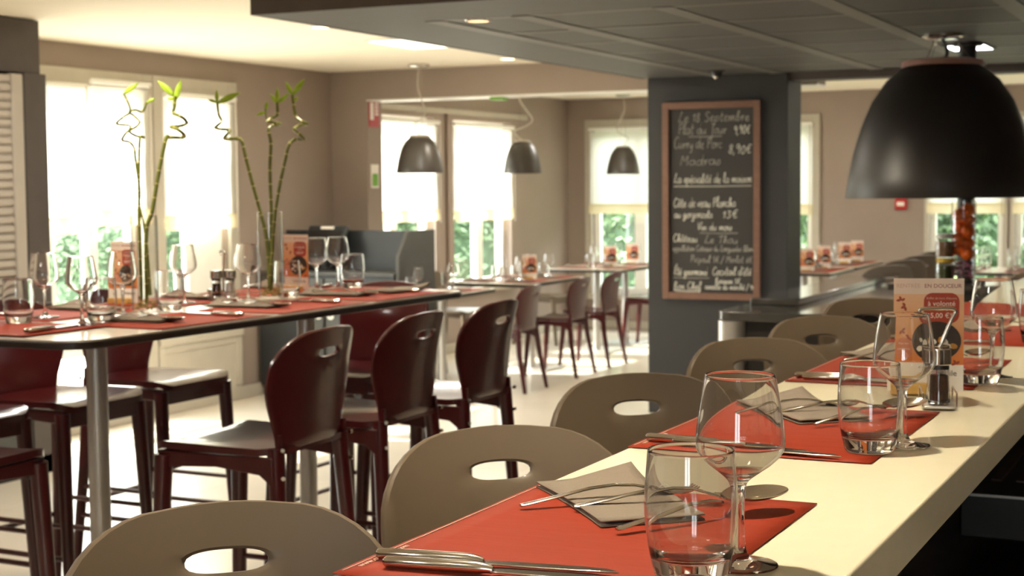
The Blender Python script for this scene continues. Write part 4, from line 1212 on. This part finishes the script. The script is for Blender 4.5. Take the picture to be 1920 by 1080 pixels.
def cruet_stand():
    t = thing('cruet_stand', 'x', 'stand')
    MB().prism(rrect(-.026, .026, -.047, .047, .006), 0, .004).build('tray', BRUSH, t, bevel=.001)
    for s_ in (-1, 1):
        MB().tube([(s_ * .0255, -.044, .024), (s_ * .0255, .044, .024)], .0014, 8).build('guard_wire', STEEL, t)
        for y in (-.044, .044):
            MB().tube([(s_ * .0255, y, .003), (s_ * .0255, y, .024)], .0014, 8).build('guard_post', STEEL, t)
    MB().tube(smooth_path([(0, 0, .004), (0, 0, .08), (.006, .001, .10), (.020, .004, .135), (.026, .005, .147), (.020, .004, .152), (0, 0, .1525), (-.026, -.005, .152), (-.030, -.006, .147), (-.026, -.005, .139)], 5), .0030, 10).build('handle', STEEL, t)
    return t
CS = cruet_stand()
def cruet(x, y, rz, where):
    ware(CS, x, y, T + .0035, 'steel salt and pepper stand with hooked handle on %s' % where, 'stand', 'salt and pepper stands', rz)
    c, s_ = cos(rz), sin(rz)
    ware(PEPP, x + s_ * .0215, y - c * .0215, T + .0078, 'pepper mill with ridged cap in the stand on %s' % where, 'shaker', 'pepper mills', rz)
    ware(SALTP, x - s_ * .0215, y + c * .0215, T + .0078, 'salt mill with ridged cap in the stand on %s' % where, 'shaker', 'salt mills', rz)
cruet(-.442, 2.488, radians(14), 'the cream counter')

# --- things on the dark-edged bar table
LT = [('wine', -2.994, 3.298, 'wine glass near left end of the dark-edged bar table, beside the shutter'), ('wine', -2.736, 3.150, 'wine glass above the near rounded corner of the dark-edged bar table'),
      ('wine', -2.825, 3.420, 'wine glass just left of the left bamboo vase'), ('wine', -2.964, 3.875, 'wine glass between the left vase and the salt and pepper'), ('wine', -2.803, 3.985, 'wine glass just left of the right bamboo vase'),
      ('wine', -2.892, 4.515, 'wine glass half hidden behind the orange card on the bar table'), ('wine', -2.862, 4.605, 'rightmost wine glass of the dark-edged bar table'),
      ('tum', -2.944, 3.142, 'tumbler at the left edge of the dark-edged bar table'), ('tum', -2.753, 3.244, 'tumbler above the near rounded corner of the dark-edged bar table'), ('tum', -2.812, 3.610, 'tumbler just right of the left bamboo vase'),
      ('tum', -2.79, 4.185, 'tumbler in front of the right bamboo vase'), ('tum', -2.837, 4.664, 'rightmost tumbler of the dark-edged bar table')]
for k, x, y, lab in LT:
    ware(wine_lo if k == 'wine' else tum_lo, x, y, T + .0035, lab, 'wine glass' if k == 'wine' else 'tumbler', 'glasses on the dark-edged bar table')
ware(MC, -3.13, 3.80, T + .002, 'orange menu card at window side of the bar table, left of the bamboo', 'menu card', 'orange menu cards', radians(-8))
ware(MC, -2.935, 4.455, T + .003, 'orange menu card right of the right bamboo vase', 'menu card', 'orange menu cards', radians(-10))
cruet(-2.94, 4.046, radians(-50), 'the dark-edged bar table')
def bar_mat(x, y, rz, lab):
    o = ware(MP, x, y, T + .0004, lab, 'placemat', 'red mats on the dark-edged bar table', rz)
    o.scale = (.95, .95, 1)
    return o
side = [3.37, 3.875, 4.375]
seat = ['nearest', 'middle', 'farthest']
for k, y in enumerate(side):
    bar_mat(-2.453 + .033 * (y - 3.3), y + .222, pi + TA, 'red paper placemat on right side of the dark-edged bar table, %s of three' % seat[k])
    who = 'at the %s right-hand seat of the dark-edged bar table' % seat[k]
    ware(NAP, -2.80, y - .13, T + .003, 'grey folded napkin %s' % who, 'napkin', 'grey napkins on the bar table', radians(6))
    ware(FO, -2.57, y - .07, T + .009, 'steel fork %s' % who, 'fork', 'steel cutlery on the bar table', radians(177))
    ware(SP, -2.75, y - .02, T + .004, 'steel spoon %s' % who, 'spoon', 'steel cutlery on the bar table', radians(-12))
    ware(KN, -2.50, y + .16, T + .003, 'steel knife %s, nearer the edge' % who, 'knife', 'steel cutlery on the bar table', radians(174))
    ware(KN, -2.50, y + .14, T + .003, 'second steel knife %s, beside its twin' % who, 'knife', 'steel cutlery on the bar table', radians(171))
for k, y in enumerate((3.45, 3.95, 4.45)):
    bar_mat(-3.215 + .033 * (y - 3.8), y - .222, TA, 'red paper placemat on window side of the dark-edged bar table, %s of three' % seat[k])
    who = 'at the %s window-side seat of the dark-edged bar table' % seat[k]
    ware(NAP, -3.20, y + .08, T + .003, 'grey folded napkin %s' % who, 'napkin', 'grey napkins on the bar table', radians(-8))
    ware(FO, -3.18, y + .05, T + .009, 'steel fork %s' % who, 'fork', 'steel cutlery on the bar table', radians(5))
    ware(KN, -3.19, y - .15, T + .003, 'steel knife %s' % who, 'knife', 'steel cutlery on the bar table', radians(4))
o = bar_mat(-2.66, 2.852, pi / 2 + TA, 'red paper placemat at near end of the dark-edged bar table')
o.location.z = T + .0022
ware(KN, -2.705, 2.905, T + .005, 'steel knife at near end of the dark-edged bar table, by the corner', 'knife', 'steel cutlery on the bar table', radians(98))
ware(KN, -2.690, 2.905, T + .005, 'second steel knife at near end of the bar table, outermost', 'knife', 'steel cutlery on the bar table', radians(97))
ware(NAP, -3.02, 2.90, T + .005, 'grey folded napkin at near end of the dark-edged bar table', 'napkin', 'grey napkins on the bar table', radians(84))
o = bar_mat(-2.99, 4.712, -pi / 2 + TA, 'red paper placemat at far end of the dark-edged bar table')
o.location.z = T + .0022
ware(NAP, -2.64, 4.66, T + .005, 'grey folded napkin at far end of the dark-edged bar table', 'napkin', 'grey napkins on the bar table', radians(-95))
ware(KN, -2.93, 4.67, T + .005, 'steel knife at far end of the dark-edged bar table', 'knife', 'steel cutlery on the bar table', radians(-88))

# --- bamboo in glass vases
STEMS = {
'a': [(-2.805, 3.515, 1.175), (-2.821, 3.52, 1.348), (-2.838, 3.518, 1.426), (-2.841, 3.523, 1.515), (-2.841, 3.53, 1.615), (-2.844, 3.551, 1.62), (-2.872, 3.55, 1.626), (-2.868, 3.519, 1.638), (-2.831, 3.504, 1.649), (-2.843, 3.533, 1.665), (-2.878, 3.551, 1.683), (-2.869, 3.523, 1.693), (-2.834, 3.506, 1.696), (-2.836, 3.538, 1.693), (-2.826, 3.545, 1.718)],
'b': [(-2.834, 3.511, 1.158), (-2.846, 3.524, 1.404), (-2.839, 3.521, 1.471), (-2.851, 3.521, 1.56), (-2.855, 3.522, 1.59), (-2.88, 3.533, 1.607), (-2.886, 3.509, 1.613), (-2.858, 3.49, 1.63), (-2.868, 3.52, 1.643), (-2.888, 3.544, 1.655), (-2.901, 3.505, 1.659), (-2.864, 3.491, 1.677), (-2.869, 3.522, 1.689), (-2.869, 3.524, 1.707), (-2.885, 3.519, 1.744)],
'c': [(-2.815, 3.511, 1.152), (-2.819, 3.521, 1.348), (-2.805, 3.533, 1.415), (-2.79, 3.548, 1.526), (-2.774, 3.562, 1.615), (-2.777, 3.583, 1.62), (-2.736, 3.591, 1.619), (-2.717, 3.568, 1.627), (-2.728, 3.553, 1.641), (-2.762, 3.57, 1.649), (-2.761, 3.605, 1.652), (-2.723, 3.59, 1.658), (-2.716, 3.572, 1.669), (-2.724, 3.557, 1.679), (-2.757, 3.576, 1.688), (-2.754, 3.578, 1.706), (-2.753, 3.58, 1.735)],
'd': [(-2.797, 4.093, 1.150), (-2.809, 4.1, 1.31), (-2.83, 4.097, 1.403), (-2.855, 4.092, 1.495), (-2.876, 4.088, 1.58), (-2.886, 4.087, 1.62), (-2.911, 4.097, 1.631), (-2.942, 4.072, 1.63), (-2.912, 4.042, 1.642), (-2.921, 4.072, 1.657), (-2.964, 4.086, 1.662), (-2.963, 4.053, 1.665), (-2.942, 4.042, 1.675), (-2.945, 4.063, 1.686), (-2.954, 4.06, 1.707), (-2.959, 4.061, 1.744)],
'e': [(-2.792, 4.096, 1.150), (-2.804, 4.114, 1.31), (-2.803, 4.12, 1.394), (-2.81, 4.127, 1.529), (-2.803, 4.125, 1.613), (-2.81, 4.125, 1.659), (-2.811, 4.159, 1.673), (-2.777, 4.142, 1.675), (-2.781, 4.108, 1.679), (-2.815, 4.125, 1.684), (-2.813, 4.149, 1.696), (-2.787, 4.14, 1.705), (-2.788, 4.142, 1.743)],
'f': [(-2.798, 4.093, 1.150), (-2.785, 4.102, 1.327), (-2.787, 4.117, 1.394), (-2.775, 4.13, 1.486), (-2.761, 4.142, 1.562), (-2.752, 4.149, 1.608), (-2.743, 4.177, 1.628), (-2.709, 4.171, 1.624), (-2.704, 4.141, 1.64), (-2.738, 4.16, 1.658), (-2.742, 4.192, 1.67), (-2.701, 4.178, 1.675), (-2.707, 4.154, 1.682), (-2.734, 4.165, 1.7), (-2.742, 4.164, 1.742), (-2.745, 4.164, 1.767)]}
LEAF = {
'a': [((-2.826, 3.545, 1.718), (-2.803, 3.557, 1.73))],
'b': [((-2.885, 3.519, 1.742), (-2.847, 3.539, 1.776))],
'c': [((-2.753, 3.58, 1.72), (-2.74, 3.591, 1.784)), ((-2.755, 3.581, 1.735), (-2.8, 3.562, 1.781)), ((-2.753, 3.581, 1.734), (-2.758, 3.576, 1.701)), ((-2.755, 3.58, 1.73), (-2.774, 3.57, 1.727))],
'd': [((-2.959, 4.061, 1.744), (-2.987, 4.048, 1.756)), ((-2.959, 4.061, 1.74), (-2.962, 4.062, 1.786)), ((-2.958, 4.062, 1.742), (-2.895, 4.094, 1.777))],
'e': [((-2.788, 4.142, 1.739), (-2.81, 4.134, 1.772)), ((-2.788, 4.142, 1.739), (-2.789, 4.145, 1.791)), ((-2.788, 4.143, 1.741), (-2.754, 4.16, 1.772)), ((-2.826, 4.133, 1.714), (-2.853, 4.119, 1.704)), ((-2.826, 4.133, 1.718), (-2.822, 4.138, 1.749))],
'f': [((-2.745, 4.164, 1.767), (-2.766, 4.157, 1.81)), ((-2.744, 4.165, 1.767), (-2.711, 4.184, 1.818)), ((-2.743, 4.166, 1.745), (-2.729, 4.172, 1.761))]}
SHOOT = [(-2.815, 4.135, 1.672), (-2.824, 4.132, 1.697), (-2.826, 4.133, 1.723)]
SL = {'a': 'curled bamboo stem, dark, leftmost in the left vase', 'b': 'curled bamboo stem crossing behind, middle of the left vase', 'c': 'curled green bamboo stem leaning right out of the left vase',
      'd': 'curled bamboo stem leaning left out of the right vase', 'e': 'upright curled bamboo stem, middle of the right vase', 'f': 'curled bamboo stem leaning right out of the right vase'}
for k, pts in STEMS.items():
    b = Vector(pts[0])
    t = thing('bamboo_stem', SL[k], 'bamboo', tuple(b), 0, 'curled bamboo stems')
    path = smooth_path([Vector(p) - b for p in pts], 6)
    n = len(path)
    R = .0042 if k in 'ab' else .0058
    rs = [R * (1 - .2 * i / n) for i in range(n)]
    MB().tube(path, rs, 9).build('stem', STEMG, t)
    rings = MB(); acc = 0
    for i in range(1, n):
        acc += (path[i] - path[i - 1]).length
        if acc > .034:
            acc = 0
            d = (path[i] - path[i - 1]).normalized()
            rings.tube([path[i] - d * .0022, path[i], path[i] + d * .0022], [rs[i] * .9, rs[i] * 1.22, rs[i] * .9], 9)
    rings.build('node_rings', NODEM, t, kind='stuff')
    if k == 'e':
        MB().tube(smooth_path([Vector(p) - b for p in SHOOT], 4), .0026, 7).build('side_shoot', STEMG, t)
    for p, q in LEAF[k]:
        p, q = Vector(p) - b, Vector(q) - b
        d = q - p; s_ = d.normalized().cross(Vector((.43, -.9, .1))).normalized(); nrm = s_.cross(d.normalized())
        w = max(.0055, d.length * .14)
        mb = MB(); rows = [(0, .25), (.2, .75), (.45, 1), (.7, .75), (.9, .3), (1, .04)]
        for f_, ww in rows:
            c = p + d * f_ - nrm * .10 * d.length * f_ * f_
            for e in (-1, 0, 1):
                mb.v.append(tuple(c + s_ * w * ww * e + nrm * (.25 * w * abs(e))))
        for i in range(len(rows) - 1):
            for e in range(2):
                a = i * 3 + e
                mb.f.append((a, a + 1, a + 4, a + 3)); mb.m.append(0)
        lf = mb.build('leaf', LEAFY, t)
        m = lf.modifiers.new('t', 'SOLIDIFY'); m.thickness = .0006
def vase(x, y, lab):
    t = thing('glass_vase', lab, 'vase', (x, y, T + .0012))
    prof = [(0, 0), (.036, 0), (.0382, .001), (.039, .003), (.039, .005), (.039, .1), (.039, .2), (.039, .275), (.039, .2765), (.0386, .2776), (.0380, .278), (.0374, .2776), (.0370, .2765), (.0370, .275), (.037, .2), (.037, .1), (.0370, .018), (.0368, .015), (.0355, .012), (.033, .0108), (0, .0105)]
    MB().lathe(prof, 48).build('cylinder', CLEAR, t)
    r = random.Random(11); mb = MB()
    for _ in range(60):
        a, q = r.uniform(0, 2 * pi), .03 * math.sqrt(r.random())
        mb.ball((q * cos(a), q * sin(a), .016 + r.uniform(0, .02)), r.uniform(.004, .006), 6, (1, 1, .75))
    mb.build('pebbles', PEBBLE, t, kind='stuff')
vase(-2.826, 3.520, 'tall clear glass vase, left of two on the dark-edged bar table')
vase(-2.800, 4.106, 'tall clear glass vase, right of two, beside the orange card')

# --- low tables: mats, glasses, cards
far_tables = [('the low table behind the bar table end', -5.22, -4.885, 8.95, 10.0, 0), ('the low table at the alcove opening', -5.56, -4.86, 10.5, 11.6, 1), ('the low table deep in the alcove', -5.6, -4.9, 12.5, 13.75, 2),
              ('the low table right of the pillar', -3.75, -3.08, 12.5, 13.35, 2), ('the low table by the far taupe wall', -3.78, -3.10, 13.5, 14.6, 1), ('the low table under the far right windows', -2.3, -1.5, 13.0, 13.8, 0)]
for nm, x0, x1, y0, y1, nc in far_tables:
    L = y1 - y0; cy = (y0 + y1) / 2; r = random.Random(int(y0 * 10) + 1)
    for q, (side_, yy) in enumerate(([(1, y0 + L * .27), (1, y0 + L * .75)] if x1 - x0 < .5 else []) or [(1, y0 + L * .27), (1, y0 + L * .75), (-1, y0 + L * .27), (-1, y0 + L * .75)]):
        w_ = ('right' if side_ > 0 else 'window') + ' side, ' + ('nearer' if q % 2 == 0 else 'farther') + ' half'
        if nm.startswith('the low table under'):
            w_ = w_.replace('window', 'left')
        o = ware(MP, (x1 - .02 if side_ > 0 else x0 + .02), yy + (.2 if side_ > 0 else -.2), .7403, 'red placemat on %s, %s' % (nm, w_), 'placemat', 'red mats on the low tables', pi if side_ > 0 else 0)
        o.scale = (.86, .84, 1)
        xx = x1 - .27 if side_ > 0 else x0 + .27
        ware(wine_lo, xx + r.uniform(-.02, .02), yy + .11, .7435, 'wine glass on %s, %s' % (nm, w_), 'wine glass', 'wine glasses on ' + nm)
        ware(tum_lo, xx + r.uniform(-.02, .02), yy + .01, .7435, 'tumbler on %s, %s' % (nm, w_), 'tumbler', 'tumblers on ' + nm)
        ware(NAP, (x1 - .30 if side_ > 0 else x0 + .05), yy - .12, .7430, 'grey napkin on %s, %s' % (nm, w_), 'napkin', 'grey napkins on the low tables', r.uniform(-.2, .2))
    for c in range(nc):
        yy = cy + (c - (nc - 1) / 2) * .55
        ware(MC, (x0 + x1) / 2 + .1, yy, .7405, 'orange menu card on %s%s' % (nm, '' if nc == 1 else (', nearer of two', ', farther of two')[c]), 'menu card', 'orange menu cards', radians(18))
ware(MC, -3.3, 14.38, .7435, 'orange menu card closest to the far taupe wall', 'menu card', 'orange menu cards', radians(15))

# --- jars on the buffet
ZJ, JX, JY = 1.0005, -1.237, 7.60
jar = thing('glass_jar', 'tall glass jar of oranges on sliced red onion on the buffet', 'jar', (JX, JY, ZJ))
MB().lathe([(0, 0), (.055, 0), (.0575, .0012), (.058, .004), (.058, .006), (.058, .2), (.058, .384), (.058, .3855), (.0572, .387), (.0565, .3872), (.0558, .387), (.055, .3855), (.055, .384), (.055, .2), (.055, .014), (.0545, .011), (.053, .009), (0, .009)], 48).build('cylinder', CLEAR, jar)
mb = MB(); r = random.Random(2)
for k in range(40):
    a, q = r.uniform(0, 2 * pi), .042 * math.sqrt(r.random())
    mb.ball((q * cos(a), q * sin(a), .018 + r.uniform(0, .072)), .011, 8, (1, 1, .5))
mb.build('onion_slices', PURPLE, jar, kind='stuff')
op = MB().ball((0, 0, 0), .033, 18, (1, 1, .95)).build('orange', ORANGE)
spots_o = [tuple(.87 * c for c in p) for p in [(.024, -.008, .150), (-.024, .01, .172), (.018, .018, .208), (-.022, -.016, .232), (.024, -.008, .272), (-.02, .016, .298), (.016, .018, .335), (-.022, -.014, .362), (.022, .002, .392)]]
labs = ['lowest', 'second lowest', 'third lowest', 'fourth from the bottom', 'middle', 'fourth from the top', 'third highest', 'second highest', 'topmost']
for k, ((x, y, z), w) in enumerate(zip(spots_o, labs)):
    o = op if k == 0 else copy_tree(op)
    o.location = (JX + x, JY + y, ZJ + z)
    tag(o, 'bright orange in the tall glass jar, %s of the pile' % w, 'orange', 'oranges in the tall jar')
def small_jar(x, y, z, fill, lid, lab):
    t = thing('preserving_jar', lab, 'jar', (x, y, z))
    MB().lathe([(0, 0), (.042, 0), (.0437, .002), (.044, .005), (.044, .076), (.0435, .080), (.038, .09), (.0365, .09), (.0418, .080), (.0425, .076), (.0425, .008), (.041, .005), (0, .005)], 32).build('jar_body', CLEAR, t)
    MB().lathe([(0, .0065), (.0415, .0065), (.0415, .078), (0, .078)], 20).build('filling', fill, t)
    MB().lathe([(0, .112), (.034, .112), (.041, .108), (.041, .091), (0, .091)], 24).build('lid', lid, t, bevel=.002)
small_jar(-1.318, 7.57, ZJ, GREENV, YELLOW, 'jar of dark green pickles with yellow lid, lower of two stacked')
small_jar(-1.318, 7.57, ZJ + .113, BROWNV, WHITEF, 'jar of brown preserve with white lid, upper of two stacked')
